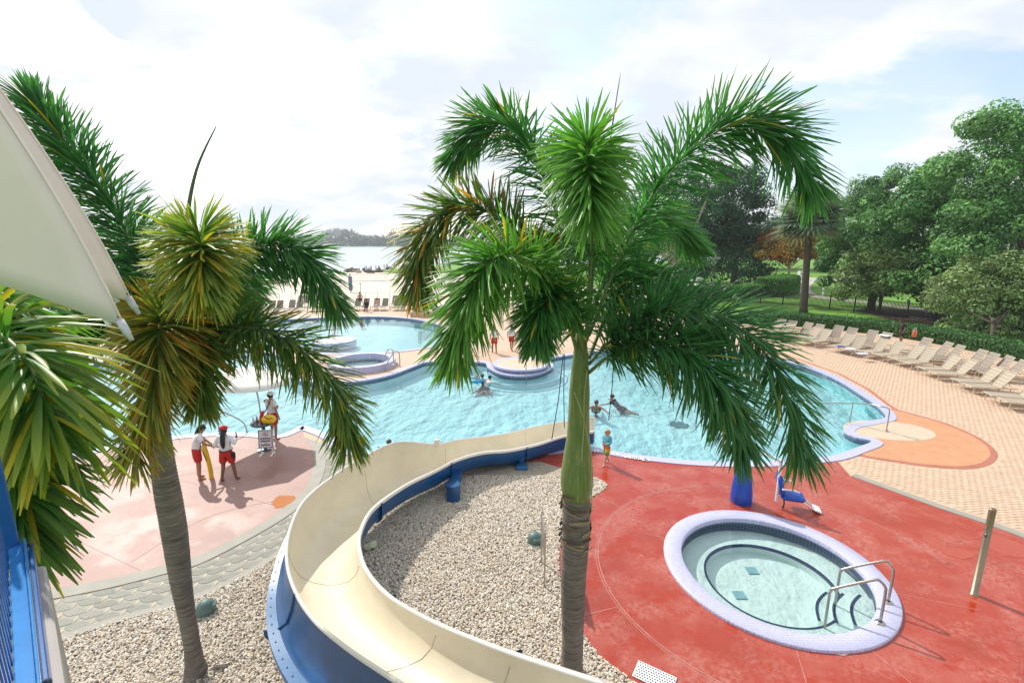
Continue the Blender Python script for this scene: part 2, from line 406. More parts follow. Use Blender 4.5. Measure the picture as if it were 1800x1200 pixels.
# lake and beach
lm, lt, lb, lo_ = pmat('lake_water'); lb.inputs['Base Color'].default_value = (.42, .48, .50, 1); lb.inputs['Roughness'].default_value = .25
bump(lt, noise(lt, .5, 4, .6, stretch=(.4, 1, 1)).outputs['Fac'], lb, .12, .1)
beach = deck('beach', [tuple(G(x, y)[:2]) for x, y in [(-900, 560), (-900, 468), (590, 480), (640, 474), (700, 470), (760, 474), (860, 492), (1000, 500), (1050, 506), (1060, 530), (1000, 545), (700, 546), (300, 560)]], .006, m_sand, ())
lake = tag(MB().add([(-2500, 95, .012), (-38, 108, .012), (-33, 122, .012), (-26, 138, .012), (-6, 150, .012), (40, 165, .012), (130, 200, .012), (130, 730, .012), (-2500, 730, .012)], [tuple(range(9))]).build('lake', lm), kind='structure')
far_bank = tag(MB().add([(-2500, 700, .03), (900, 700, .03), (900, 1500, 6), (-2500, 1500, 6)], [(0, 1, 2, 3)]).build('far_bank', m_grass), kind='structure')
knoll = tag(MB().ball(G(735, 478) + Vector((0, 0, -.5)), (9, 5, 1.6), 24, 10).build('grass_knoll', m_grass, smooth=True), kind='structure')

# brick deck (base sheet; the bricks one can tell apart are built on it)
def brick_deck_mat():
    m, t, b, o = pmat('brick_deck'); c = N(t, 'ShaderNodeTexCoord'); br = N(t, 'ShaderNodeTexBrick'); t.links.new(c.outputs['Object'], br.inputs['Vector'])
    br.inputs['Scale'].default_value = 1; br.inputs['Brick Width'].default_value = .24; br.inputs['Row Height'].default_value = .12; br.inputs['Mortar Size'].default_value = .007
    br.inputs['Color1'].default_value = (.57, .42, .305, 1); br.inputs['Color2'].default_value = (.55, .40, .285, 1); br.inputs['Mortar'].default_value = (.46, .33, .235, 1)
    n = noise(t, .35, 4); r = ramp(t, n.outputs['Fac'], [(.3, (.88, .86, .88)), (.7, (1.08, 1.06, 1.02))])
    q = N(t, 'ShaderNodeMix', data_type='RGBA', blend_type='MULTIPLY'); q.inputs['Factor'].default_value = 1
    t.links.new(br.outputs['Color'], q.inputs['A']); t.links.new(r.outputs[0], q.inputs['B']); t.links.new(q.outputs['Result'], b.inputs['Base Color']); b.inputs['Roughness'].default_value = .7
    return m
m_bdeck = brick_deck_mat()
BRICK_POLY = [tuple(v[:2]) for v in [G(-500, 640), G(-200, 562), G(300, 547), G(700, 541), G(1000, 541), G(1085, 550), G(1250, 557), G(1340, 563), G(1500, 576), G(1640, 592), G(1850, 632)]] + [(30, 20), (24, 4), (6, 3), (-14, 3), (-40, 8)]
brick_deck = deck('brick_deck', BRICK_POLY, .016, m_bdeck)
RED_PX = [(1467, 806), (1495, 838), (1560, 862), (1650, 895), (1740, 925), (1800, 948)]
red_edge = catmull(pw([(950, 812), (992, 825), (1040, 838), (1067, 856), (1037, 879), (1008, 910), (987, 950), (983, 1000), (992, 1050), (1012, 1095), (1050, 1150), (1100, 1190)]), 5)
RED_POLY = [tuple(p[:2]) for p in pw([(600, 798), (620, 806), (800, 812)])] + [tuple(p[:2]) for p in red_edge] + [(2.6, 5.6), (4, 3), (14, 2)] + [tuple(G(1900, 985)[:2])] + [tuple(p[:2]) for p in reversed(pw(RED_PX))] + [tuple(G(1380, 790)[:2]), tuple(G(1000, 770)[:2]), tuple(G(600, 770)[:2])]
red_deck = deck('red_concrete_deck', RED_POLY, .03, m_red)
path_up = catmull(pw([(-160, 1075), (-40, 1062), (75, 1046), (190, 1025), (292, 1000), (346, 985), (417, 950), (479, 915), (521, 885), (546, 856), (559, 822), (558, 800), (545, 782), (533, 768)]), 4)
path_lo = catmull(pw([(-160, 1195), (-40, 1162), (87, 1133), (200, 1096), (325, 1062), (417, 1021), (479, 985), (530, 945), (575, 905), (610, 870), (640, 840), (660, 815), (640, 800), (604, 793)]), 4)
PINK_POLY = [(p.x, p.y) for p in path_up] + [tuple(G(533, 745)[:2]), tuple(G(300, 745)[:2]), tuple(G(0, 775)[:2]), tuple(G(-350, 800)[:2])]
pink_deck = deck('pink_concrete_deck', PINK_POLY, .03, m_pink)
KERB_POLY = [(p.x, p.y) for p in path_up] + [(p.x, p.y) for p in reversed(path_lo)]
walk_base = deck('walkway_bed', KERB_POLY, .022, m_kerb, (0,))
# concrete band between the pink concrete and the pavers, and along the gravel
def ribbon(pts, wa, wb, z0, z1):
    pts = [Vector(p[:2]) for p in pts]; L = []; Rr = []
    for i, p in enumerate(pts):
        t = (pts[min(i + 1, len(pts) - 1)] - pts[max(i - 1, 0)]).normalized(); n = Vector((-t.y, t.x)); L.append(p + n * wa); Rr.append(p + n * wb)
    return MB().prism([tuple(q) for q in L] + [tuple(q) for q in reversed(Rr)], z0, z1)
tag(ribbon(path_up[:-6], .12, -.22, -.1, .040).build('walkway_kerb', m_kerb), kind='structure')
tag(ribbon(path_lo[:-8], .14, -.03, -.1, .045).build('gravel_edging', m_kerb), kind='structure')
tag(ribbon(pw([(1495, 838), (1560, 862), (1650, 895), (1740, 925), (1800, 948), (1900, 985)]), .02, .27, -.1, .036).build('concrete_strip', m_kerb), kind='structure')
# orange apron with cream pad at the zero-depth entry
ap = catmull(pw([(1480, 700), (1545, 716), (1573, 720), (1620, 732), (1667, 746), (1712, 765), (1742, 784), (1754, 802), (1738, 818), (1700, 825), (1640, 822), (1578, 814), (1507, 801), (1460, 780)]), 5, True)
apron_o = deck('apron_border', [(p.x, p.y) for p in ap], .024, m_border, (0,))
apron_i = deck('orange_apron', [tuple(q) for q in offset_poly([(p.x, p.y) for p in ap], -.17)], .029, m_orange, (0,))
pc = G(1562, 757)
pad = deck('cream_pad', [(pc.x + 1.52 * math.cos(a) * 1.0, pc.y + .98 * math.sin(a)) for a in np.linspace(0, 2 * math.pi, 48, endpoint=False)], .034, m_cream_conc, ())
bl_ = ribbon(pw([(1330, 615), (1400, 632), (1470, 657), (1520, 684), (1556, 712), (1572, 722)]), .05, .2, -.1, .027).build('apron_border_line', m_border); tag(bl_, kind='structure')
for c in cutters: bpy.data.objects.remove(c)

# score lines of the red deck: two rings and radial joints, pale with mineral bloom
m_score = M('pale_score_line', (.46, .20, .165), .6, .25, 4)
ring = []
for k in range(140):
    a0 = 2 * math.pi * k / 140; r_ = 3.55
    ring.append(Vector((SPA.x + .1 + r_ * 1.05 * math.cos(a0), SPA.y + r_ * .98 * math.sin(a0), 0)))
def strip(pts, wd, z): return ribbon(pts, wd / 2, -wd / 2, z - .003, z)
for wdt, off in ((.018, 0), (.012, .05)):
    tag(strip([Vector((SPA.x + (p.x - SPA.x) * (1 + off / 3.5), SPA.y + (p.y - SPA.y) * (1 + off / 3.5))) for p in ring + ring[:2]], wdt, .0335).build('score_ring', m_score), kind='structure')
for a0, r0, r1 in ((3.45, 3.6, 4.7), (2.4, 3.6, 5.2), (1.3, 3.6, 5.0), (.55, 2.2, 3.5), (-.35, 2.2, 3.5), (-1.3, 2.2, 3.4), (4.4, 2.2, 3.4), (.2, 3.7, 6)):
    d = Vector((math.cos(a0), math.sin(a0))); tag(strip([SPA + d * r0, SPA + d * (r0 + r1) / 2, SPA + d * r1], .012, .0335).build('score_joint', m_score), kind='structure')
tag(strip(pw([(1000, 910), (1160, 945), (1175, 960)]), .012, .0335).build('score_joint', m_score), kind='structure')
for L in ([(150, 860), (330, 835), (520, 790)], [(230, 990), (380, 905), (560, 870)], [(300, 840), (540, 905)], [(90, 930), (260, 1010)]):
    tag(strip(catmull(pw(L), 6), .012, .0335).build('score_joint', M('pink_score_line', (.42, .24, .2), .7, .2, 4) if 'pink_score_line' not in bpy.data.materials else bpy.data.materials['pink_score_line']), kind='structure')

# ------------------------------------------------------------------ pools
def basin(parent, c, depth, mat, bandmat, band=.26, z=.04):
    inner = c; n = len(inner)
    def wall(a, b, mt, nm):
        m = MB(); m.add([(p[0], p[1], a) for p in inner] + [(p[0], p[1], b) for p in inner], [(i, (i + 1) % n, n + (i + 1) % n, n + i) for i in range(n)]); return m.build(nm, mt, parent)
    wall(z, -band, bandmat, 'waterline_tile'); wall(-band, -depth, mat, 'basin_wall')
    loops = [[Vector((p[0], p[1], 0)) for p in inner]]; m = MB()
    m.add([(p[0], p[1], -depth) for p in inner], [tuple(t) for t in tessellate_polygon(loops)]); m.build('basin_floor', mat, parent)
def coping(parent, c, wd, z, mat, name='coping', th=.06):
    o = offset_poly(c, wd); i_ = offset_poly(c, -.02); n = len(c); m = MB()
    L = [[(p[0], p[1], z) for p in i_], [(p[0], p[1], z) for p in o], [(p[0], p[1], z - th) for p in o], [(p[0], p[1], z - th) for p in i_]]
    m.add([v for l in L for v in l], [(a * n + i, a * n + (i + 1) % n, ((a + 1) % 4) * n + (i + 1) % n, ((a + 1) % 4) * n + i) for a in range(4) for i in range(n)])
    return m.build(name, mat, parent)
def up_tris(cc):
    r_ = []
    for t in tessellate_polygon([[Vector((p[0], p[1], 0)) for p in cc]]):
        a, b, c = [Vector((cc[i][0], cc[i][1])) for i in t]; r_.append(tuple(t) if (b - a).cross(c - a) > 0 else tuple(reversed(t)))
    return r_
def water(parent, c, z, mat, name='water'):
    cc = offset_poly(c, .01); m = MB(); m.add([(p[0], p[1], z) for p in cc], up_tris(cc))
    return m.build(name, mat, parent)
pool = tag(bpy.data.objects.new('swimming_pool', None), 'large free-form turquoise swimming pool with lavender tile edge', 'swimming pool'); COL.objects.link(pool)
basin(pool, pool_c, .62, m_basin, m_band, .2); coping(pool, pool_c, .32, .05, m_coping); water(pool, pool_c, WATER_Z, m_pool_water)
# second pool
pool2 = tag(bpy.data.objects.new('swimming_pool', None), 'round pale swimming pool in front of the beach loungers', 'swimming pool'); COL.objects.link(pool2)
basin(pool2, pool2_c, .7, m_basin, m_band, .3); coping(pool2, pool2_c, .35, .05, m_coping); water(pool2, pool2_c, WATER_Z, m_pool_water2)
# pool floor details of the big pool
dr = G(1192, 770, -1.2); dr.z = -.61; q = MB()
for a in range(6):
    an = a * math.pi / 3; q.box(dr + Vector((.22 * math.cos(an), .22 * math.sin(an), .006 + a * .001)), (.34, .26, .012), Matrix.Rotation(an, 3, 'Z'))
q.build('floor_drain', M('drain_teal', (.06, .22, .24), .5, .1), pool)
# wide underwater steps at the right end (each with a dark nosing)
stp = pw([(1330, 622), (1400, 640), (1464, 664), (1511, 692), (1540, 714), (1550, 730)])
for k in range(3):
    rb = ribbon(catmull(stp, 5), 0.02 + .0, .45 + .42 * k, -.61, -.22 - .17 * k); rb.build('step', m_basin, pool)
    ns = catmull(stp, 5); nn = []
    for i, p in enumerate(ns):
        t = (ns[min(i + 1, len(ns) - 1)] - ns[max(i - 1, 0)]).normalized(); nn.append(Vector((p.x - t.y * (.45 + .42 * k), p.y + t.x * (.45 + .42 * k), 0)))
    strip(nn, .05, -.214 - .17 * k).build('step_nosing', m_navy, pool)

# island in the pool
ISL = G(915, 646).to_2d(); isl = tag(bpy.data.objects.new('pool_island', None), 'round peach island with blue tile rim at the pool edge', 'platform'); COL.objects.link(isl)
isl.location = (ISL.x, ISL.y, 0)
MB().lathe([(1.5, -.84), (1.5, .24), ], 48).build('tile_band', m_band, isl)
MB().lathe([(1.53, .17), (1.53, .26), (1.25, .27), (1.25, .2)], 48).build('coping', m_coping, isl)
MB().disc(1.26, .262, 48).build('top', M('peach_concrete', (.62, .45, .33), .65, .06, 2), isl)
for k in range(3): MB().lathe([(1.5, -.2 - .2 * k), (1.85 + .38 * k, -.2 - .2 * k), (1.85 + .38 * k, -1.2)], 48).build('step', m_basin, isl)
for k in range(3): MB().lathe([(1.81 + .38 * k, -.195 - .2 * k), (1.855 + .38 * k, -.194 - .2 * k)], 48).build('step_nosing', m_navy, isl)
MB().tube([(-.05, .2, .26), (-.05, .2, 1.15)], .022).build('post', m_steel, isl); MB().tube([(.25, -1.9, -1.2), (.25, -1.9, .75)], .022).build('post', m_steel, isl)

# the small far spa on its peninsula
sp2 = tag(bpy.data.objects.new('small_spa', None), 'small round spa with dark tile wall on the peninsula', 'spa'); COL.objects.link(sp2)
c2 = circle(SPA2, 1.5, 48); basin(sp2, c2, .8, m_basin_spa, m_band, .14, .36); coping(sp2, c2, .34, .37, m_coping, th=.37); water(sp2, c2, .06, m_spa_water)

# the near spa
spa = tag(bpy.data.objects.new('whirlpool_spa', None), 'round whirlpool spa with lavender tile coping in the red deck', 'spa'); COL.objects.link(spa); spa.location = (SPA.x, SPA.y, 0)
MB().lathe([(1.80, -.03), (1.80, .06), (1.82, .075), (2.17, .085), (2.185, .07), (2.185, .0)], 96).build('coping', m_coping, spa, True)
def ring_tiles(name, mat, r, z0, z1, n=150, rows=6):
    m = MB()
    for j in range(rows):
        za, zb = z0 + (z1 - z0) * j / rows, z0 + (z1 - z0) * (j + .88) / rows
        for k in range(n):
            a, b = 2 * math.pi * k / n, 2 * math.pi * (k + .88) / n
            m.add([(r * math.cos(a), r * math.sin(a), za), (r * math.cos(b), r * math.sin(b), za), (r * math.cos(b), r * math.sin(b), zb), (r * math.cos(a), r * math.sin(a), zb)], [(3, 2, 1, 0)])
    return m.build(name, mat, spa)
MB().lathe([(1.81, .05), (1.81, -.26)], 96).build('waterline_grout', M('grey_grout', (.20, .23, .30), .6, .05), spa)
t_ = ring_tiles('waterline_tile', M('slate_tile', (.075, .11, .20), .2, .3, 20), 1.805, -.25, .05); t_['kind'] = 'stuff'
MB().lathe([(1.82, -.25), (1.82, -.29), (1.27, -.30)], 96).build('bench', m_basin_spa, spa)
MB().lathe([(1.31, -.294), (1.262, -.296), (1.262, -.35)], 96).build('bench_nosing', m_navy, spa)
MB().lathe([(1.27, -.30), (1.26, -.50), (1.1, -.52)], 96).build('basin_wall', m_basin_spa, spa); MB().disc(1.12, -.515, 64).build('basin_floor', m_basin_spa, spa)
MB().disc(1.806, -.085, 96).build('water', m_spa_water, spa)
for x, y in ((1300, 1045), (1322, 1002)):
    p = G(x, y, -.5); MB().box((p.x - SPA.x, p.y - SPA.y, -.50), (.24, .24, .02), ch=.006).build('floor_grate', M('grate_blue', (.30, .55, .62), .5, .1) if 'grate_blue' not in bpy.data.materials else bpy.data.materials['grate_blue'], spa)
# stairs at the spa rails
e0 = (G(1561, 1058).to_2d() - SPA); e1 = (G(1547, 1094).to_2d() - SPA); em = (e0 + e1) / 2; ang = math.atan2(em.y, em.x)
dir_in = -em.normalized(); side = Vector((-dir_in.y, dir_in.x))
for k in range(3):
    r_o = 1.80; r_i = 1.46 - .27 * k; z = -.15 - .11 * k; m = MB(); n_ = 10; vs = []
    for i in range(n_ + 1):
        s_ = (i / n_ - .5) * 1.0; bow = .10 * math.cos(s_ * math.pi)
        a_ = -dir_in * math.sqrt(r_o ** 2 - s_ ** 2) + side * s_; b_ = -dir_in * (r_i - bow + .05) + side * s_; vs += [(a_.x, a_.y), (b_.x, b_.y)]
    poly = [vs[2 * i] for i in range(n_ + 1)] + [vs[2 * i + 1] for i in range(n_, -1, -1)]
    m.prism(poly, -.51, z).build('step', m_basin_spa, spa)
    strip([Vector(vs[2 * i + 1]) * 1.015 for i in range(n_ + 1)], .055, z + .006).build('step_nosing', m_navy, spa)
for (bx_, by_), (ex, ey) in (((1561, 1058), (1469, 1054)), ((1547, 1094), (1451, 1091))):
    b = G(bx_, by_, .08); e = G(ex, ey, -.15); d = (e - b); d.z = 0
    P = [b, b + Vector((0, 0, .62)), b + d * .03 + Vector((0, 0, .74)), b + d * .12 + Vector((0, 0, .82)), b + d * .24 + Vector((0, 0, .82)), b + d * .9 + Vector((0, 0, .50)), b + d * .98 + Vector((0, 0, .42)), b + d + Vector((0, 0, .3)), e - Vector((0, 0, .55))]
    P = catmull(P, 5); MB().tube([p - Vector((SPA.x, SPA.y, 0)) for p in P], .024, 12).build('handrail', m_steel, spa, True)
    MB().lathe([(.085, 0), (.075, .018), (.03, .03)], 20, b - Vector((SPA.x, SPA.y, .0))).build('escutcheon', m_steel, spa, True)

# ------------------------------------------------------------------ walkway pavers (stretched hexagons with small cream wedges)
def quad_attr(vs, fs, cols, name, mat, parent, smooth=False):
    return link(name, fast_mesh(name, np.array(vs), np.array(fs), mat, np.array(cols)), parent)
hexs = []
cu = [Vector(p[:2]) for p in path_up[:-8]]; cl = [Vector(p[:2]) for p in path_lo[:-8]]
# length coordinate along the walk
mid = [(a + b) / 2 for a, b in zip(cu, cl)]; acc = [0]
for i in range(1, len(mid)): acc.append(acc[-1] + (mid[i] - mid[i - 1]).length)
def walk_pt(s, u):
    s = max(0, min(acc[-1] - 1e-4, s)); i = max(j for j in range(len(acc)) if acc[j] <= s); i = min(i, len(mid) - 2); t = (s - acc[i]) / (acc[i + 1] - acc[i])
    a = cu[i].lerp(cu[i + 1], t); b = cl[i].lerp(cl[i + 1], t); W = (b - a).length; d = (b - a) / W
    return a + d * (.235 + u * (W - .39)), W - .39
PL = .46; rows = 5
def paver_mesh(name, pts, col, zt):
    cx = sum(p.x for p in pts) / len(pts); cy = sum(p.y for p in pts) / len(pts); n = len(pts)
    ins = [Vector((cx + (p.x - cx) * .96, cy + (p.y - cy) * .95)) for p in pts]; ins2 = [Vector((cx + (p.x - cx) * .94, cy + (p.y - cy) * .92)) for p in pts]
    m = MB(); m.add([(p.x, p.y, .018) for p in ins] + [(p.x, p.y, zt - .003) for p in ins] + [(p.x, p.y, zt) for p in ins2],
                    [(k * n + i, k * n + (i + 1) % n, (k + 1) * n + (i + 1) % n, (k + 1) * n + i) for k in range(2) for i in range(n)] + [tuple(range(2 * n, 3 * n))])
    me = m.mesh(name, m_paver); at = me.color_attributes.new('Col', 'FLOAT_COLOR', 'POINT')
    for d_ in at.data: d_.color = (*col, 1)
    bm = bmesh.new(); bm.from_mesh(me); bmesh.ops.recalc_face_normals(bm, faces=bm.faces); bm.to_mesh(me); bm.free()
    return me
specs = []
ncol = int(acc[-1] / PL)
for r_ in range(rows):
    for c_ in range(ncol):
        s0 = (c_ + .5 * (r_ % 2)) * PL + .05; u = (r_ + .5) / rows; hu = .5 / rows
        o_ = [(-.36, -hu), (.20, -hu), (.36, -hu * .1), (.36, hu), (-.20, hu), (-.36, hu * .1)]
        pts = [walk_pt(s0 + a * PL * 1.08, u + b)[0] for a, b in o_]
        g = random.uniform(.86, 1.1); specs.append((pts, (.29 * g, .285 * g, .24 * g), random.uniform(.0275, .030)))
        o_ = [(.37, -hu * .75), (.62, -hu * .75), (.62, hu * .75), (.37, hu * .75)]; o_ = [(.40, hu * .9), (.46, -hu * .2), (.64, -hu * .9), (.58, hu * .2)]
        pts = [walk_pt(s0 + a * PL * 1.0, u + b)[0] for a, b in o_]; g = random.uniform(.9, 1.1); specs.append((pts, (.44 * g, .39 * g, .29 * g), random.uniform(.0275, .030)))
specs.sort(key=lambda t: t[0][0].length)
vis = [t for t in specs if -9.5 < t[0][0].x and t[0][0].y > 6]
for t in vis[:290]: link('paver', paver_mesh('paver', *t), walk_base)
rest = vis[290:]; mb = MB(); cl_ = []
for pts, col, zt in rest:
    m = paver_mesh('tmp', pts, col, zt); mb.add([v.co for v in m.vertices], [tuple(p.vertices) for p in m.polygons]); cl_ += [col] * len(m.vertices); bpy.data.meshes.remove(m)
if rest:
    o = mb.build('pavers', m_paver, walk_base); at = o.data.color_attributes.new('Col', 'FLOAT_COLOR', 'POINT')
    for d_, c in zip(at.data, cl_): d_.color = (*c, 1)
    o['kind'] = 'stuff'

# ------------------------------------------------------------------ brick pavers
bw, bh = .22, .11
X, Y = np.meshgrid(np.arange(-2, 40, bw), np.arange(-2, 40, bh)); X = X + (np.arange(X.shape[0])[:, None] % 2) * bw / 2
X = X.ravel(); Y = Y.ravel(); an = R(5); ca, sa = math.cos(an), math.sin(an); X0, Y0 = X - 14, Y - 15; X, Y = 14 + X0 * ca * 1.25 - Y0 * sa * 1.25, 15 + X0 * sa * 1.25 + Y0 * ca * 1.25
X, Y = 14 + (X - 14) / 1.25, 15 + (Y - 15) / 1.25
k = inside(BRICK_POLY, X, Y)
for pl in (RED_POLY, [tuple(q) for q in offset_poly([(p.x, p.y) for p in ap], .09)], [tuple(q) for q in offset_poly(pool_c, .38)]): k &= ~inside(pl, X, Y)
st = [tuple(v[:2]) for v in pw([(1467, 806), (1495, 838), (1560, 862), (1650, 895), (1740, 925), (1800, 948), (1900, 985)])]
sp = [Vector(p) for p in st]; sn = [p + Vector((.30, .36)) for p in sp]; k &= ~inside([tuple(p) for p in sp] + [tuple(p) for p in reversed(sn)], X, Y)
k &= (X / Y < 1.4) & (Y < 30) & (Y > 7.5); X, Y = X[k], Y[k]; o = np.argsort(X * X + Y * Y); X, Y = X[o], Y[o]
def brick_base(l, wd, h):
    x, y = l / 2 * .975, wd / 2 * .955; e = .003
    return np.array([(-x, -y, 0), (x, -y, 0), (x, y, 0), (-x, y, 0), (-x + e, -y + e, h), (x - e, -y + e, h), (x - e, y - e, h), (-x + e, y - e, h)]), np.array([(4, 5, 6, 7), (0, 1, 5, 4), (1, 2, 6, 5), (2, 3, 7, 6), (3, 0, 4, 7)])
bv, bf = brick_base(bw, bh, .006)
bcols = np.array([(.58, .425, .30), (.565, .405, .285), (.59, .44, .315), (.545, .385, .27), (.575, .41, .285)])
bmesh_list = [fast_mesh('brick', bv, bf, m_brick, np.tile(c, (8, 1))) for c in bcols]
for i in range(min(290, len(X))):
    b = link('brick', bmesh_list[rng.integers(5)], brick_deck); b.location = (X[i], Y[i], .017 + rng.uniform(-.002, .002)); b.rotation_euler = (0, 0, an)
Xr, Yr = X[290:], Y[290:]; n = len(Xr)
rv = bv.copy(); rv[:, 0], rv[:, 1] = bv[:, 0] * ca - bv[:, 1] * sa, bv[:, 0] * sa + bv[:, 1] * ca
V = rv[None] + np.stack([Xr, Yr, .017 + rng.uniform(-.002, .002, n)], 1)[:, None]; Fc = bf[None] + (np.arange(n) * 8)[:, None, None]
o = link('bricks', fast_mesh('bricks', V.reshape(-1, 3), Fc.reshape(-1, 4), m_brick, np.repeat(bcols[rng.integers(0, 5, n)], 8, 0)), brick_deck); o['kind'] = 'stuff'

# ------------------------------------------------------------------ gravel beds
GRAVEL_POLY = [(p.x, p.y) for p in path_lo[:-5]] + [tuple(G(700, 806)[:2]), tuple(G(850, 812)[:2])] + [tuple(p[:2]) for p in red_edge] + [(2.6, 5.6), (3, 3), (-6, 3)]
bed = tag(MB().prism(GRAVEL_POLY, -.2, .026).build('gravel_bed', m_soil), kind='structure')
def pebbles(n, poly, box, smin, smax):
    X = rng.uniform(box[0], box[1], n); Y = rng.uniform(box[2], box[3], n); k = inside(poly, X, Y) & (np.abs(X) / Y < 1.35); return X[k], Y[k]
phi = (1 + 5 ** .5) / 2
ico = np.array([(-1, phi, 0), (1, phi, 0), (-1, -phi, 0), (1, -phi, 0), (0, -1, phi), (0, 1, phi), (0, -1, -phi), (0, 1, -phi), (phi, 0, -1), (phi, 0, 1), (-phi, 0, -1), (-phi, 0, 1)]) / math.sqrt(1 + phi * phi)
icf = np.array([(0, 11, 5), (0, 5, 1), (0, 1, 7), (0, 7, 10), (0, 10, 11), (1, 5, 9), (5, 11, 4), (11, 10, 2), (10, 7, 6), (7, 1, 8), (3, 9, 4), (3, 4, 2), (3, 2, 6), (3, 6, 8), (3, 8, 9), (4, 9, 5), (2, 4, 11), (6, 2, 10), (8, 6, 7), (9, 8, 1)])
icf = icf[[ico[f][:, 2].mean() > -.42 for f in icf]]
X, Y = pebbles(144000, GRAVEL_POLY, (-8.6, 3.0, 5.4, 13.2), .012, .03); n = len(X)
s = rng.uniform(.010, .0215, n) * (1 + .5 * (rng.random(n) < .08)); a = rng.uniform(0, 6.28, n); tl = rng.normal(0, .35, (n, 2))
v = ico[None] * (1 + rng.normal(0, .09, (n, 12, 1))); v = v * np.stack([s * rng.uniform(1.0, 1.6, n), s * rng.uniform(.75, 1.1, n), s * rng.uniform(.5, .85, n)], 1)[:, None]
v[:, :, 2] += v[:, :, 0] * tl[:, :1] + v[:, :, 1] * tl[:, 1:]
ca_, sa_ = np.cos(a)[:, None], np.sin(a)[:, None]; vx = v[:, :, 0] * ca_ - v[:, :, 1] * sa_; vy = v[:, :, 0] * sa_ + v[:, :, 1] * ca_
v = np.stack([vx + X[:, None], vy + Y[:, None], v[:, :, 2] + (.034 + rng.random(n) * .022)[:, None]], 2)
pc_ = np.array([(.62, .55, .45), (.66, .60, .52), (.57, .49, .38), (.60, .51, .40), (.47, .41, .33), (.62, .48, .32), (.70, .67, .61), (.38, .34, .29)])
ci = rng.choice(8, n, p=[.26, .2, .18, .12, .07, .05, .08, .04]); cc = pc_[ci] * rng.uniform(.98, 1.22, (n, 1))
peb = link('gravel', fast_mesh('gravel', v.reshape(-1, 3), (icf[None] + (np.arange(n) * 12)[:, None, None]).reshape(-1, 3), m_pebble, np.repeat(cc, 12, 0), True))
tag(peb, 'cream and tan rounded pebbles of the planting bed', 'gravel', kind='stuff')

# standing wet patches
m_wet, t_, b_, o_ = pmat('wet_red_film'); b_.inputs['Base Color'].default_value = (.38, .052, .018, 1); b_.inputs['Roughness'].default_value = .05
m_wet2, t_, b_, o_ = pmat('wet_ochre_film'); b_.inputs['Base Color'].default_value = (.50, .20, .08, 1); b_.inputs['Roughness'].default_value = .08
def puddle(cx, cy, pts, mt, seed):
    r = np.random.default_rng(seed); P = catmull([G(x, y) for x, y in pts], 6, True); P = [(p.x + r.normal(0, .02), p.y + r.normal(0, .02)) for p in P]
    tag(MB().prism(P, .029, .0345).build('wet_patch', mt), kind='structure')
puddle(0, 0, [(1622, 942), (1645, 947), (1665, 962), (1690, 966), (1712, 975), (1695, 984), (1668, 978), (1645, 966), (1628, 955)], m_wet, 1)
puddle(0, 0, [(1718, 936), (1745, 940), (1775, 950), (1830, 972), (1830, 985), (1780, 980), (1750, 972), (1730, 955)], m_wet, 2)
puddle(0, 0, [(480, 880), (500, 872), (520, 876), (508, 888), (488, 895), (482, 890)], m_wet2, 3)
#puddle(0, 0, [(1155, 816), (1180, 818), (1198, 830), (1185, 838), (1165, 832)], m_wet, 4)
#puddle(0, 0, [(1500, 935), (1525, 940), (1545, 952), (1530, 958), (1512, 950)], m_wet, 5)
#puddle(0, 0, [(1485, 908), (1500, 905), (1520, 915), (1540, 935), (1522, 932), (1500, 922)], m_wet, 6)
#puddle(0, 0, [(1225, 1145), (1260, 1150), (1290, 1172), (1275, 1190), (1245, 1172)], m_wet, 7)
# ================================================================== WATER SLIDE
IN_ = [(1044, 757), (992, 765), (946, 779), (896, 790), (850, 794), (805, 806), (765, 826), (720, 847), (680, 872), (650, 897), (632, 930), (628, 960), (640, 1000), (675, 1042), (725, 1075), (783, 1104), (854, 1133), (929, 1160), (1046, 1198), (1170, 1235)]
OUT_ = [(1044, 733), (990, 741), (940, 750), (900, 760), (858, 767), (805, 773), (767, 781), (700, 777), (640, 803), (585, 838), (537, 879), (512, 929), (506, 983), (521, 1037), (554, 1087), (608, 1133), (673, 1177), (745, 1220), (850, 1275), (970, 1330)]
ZI = [.6, .6, .65, .68, .75, .82, .9, .98, 1.08, 1.18, 1.3, 1.42, 1.55, 1.7, 1.85, 2.0, 2.15, 2.3, 2.5, 2.7]
DZ = [.0, .0, .02, .02, -.08, .02, .18, .55, .5, .4, .33, .22, .1, .05, 0, 0, 0, 0, 0, 0]
BUL = [.03, .03, .03, .03, .03, .03, .04, .05, .08, .10, .16, .24, .34, .44, .50, .54, .56, .56, .56, .56]
ai = [G(*p, z) for p, z in zip(IN_, ZI)]; bo = [G(*p, z + d) for p, z, d in zip(OUT_, ZI, DZ)]
NS = 8
def samp(L): return catmull([Vector((x, 0, 0)) for x in L], NS)
Ai = catmull(ai, NS); Bo = catmull(bo, NS); Bu = [v.x for v in samp(BUL)]
def section(A_, B_, bul, off=0.0):
    """trough cross-section from inner rim A to outer rim B"""
    w_ = B_ - A_; dz = w_.z; w_.z = 0; W = w_.length; u = w_ / W; dep = .60
    pr = [(0, 0), (.01, -.16), (.06, -.34), (.17, -.49), (.34, -.575), (.52, -.60), (.70, -.575), (.86, -.48), (.96, -.30), (1.0, -.12)]
    pts = [(x * W, z) for x, z in pr[:-1]] + [(W + bul * .06, dz * .55 - .12), (W, dz)]
    return [A_ + u * x + Vector((0, 0, z)) for x, z in pts]
slide = tag(bpy.data.objects.new('water_slide', None), 'curving cream and blue open water slide running down into the pool', 'water slide'); COL.objects.link(slide)
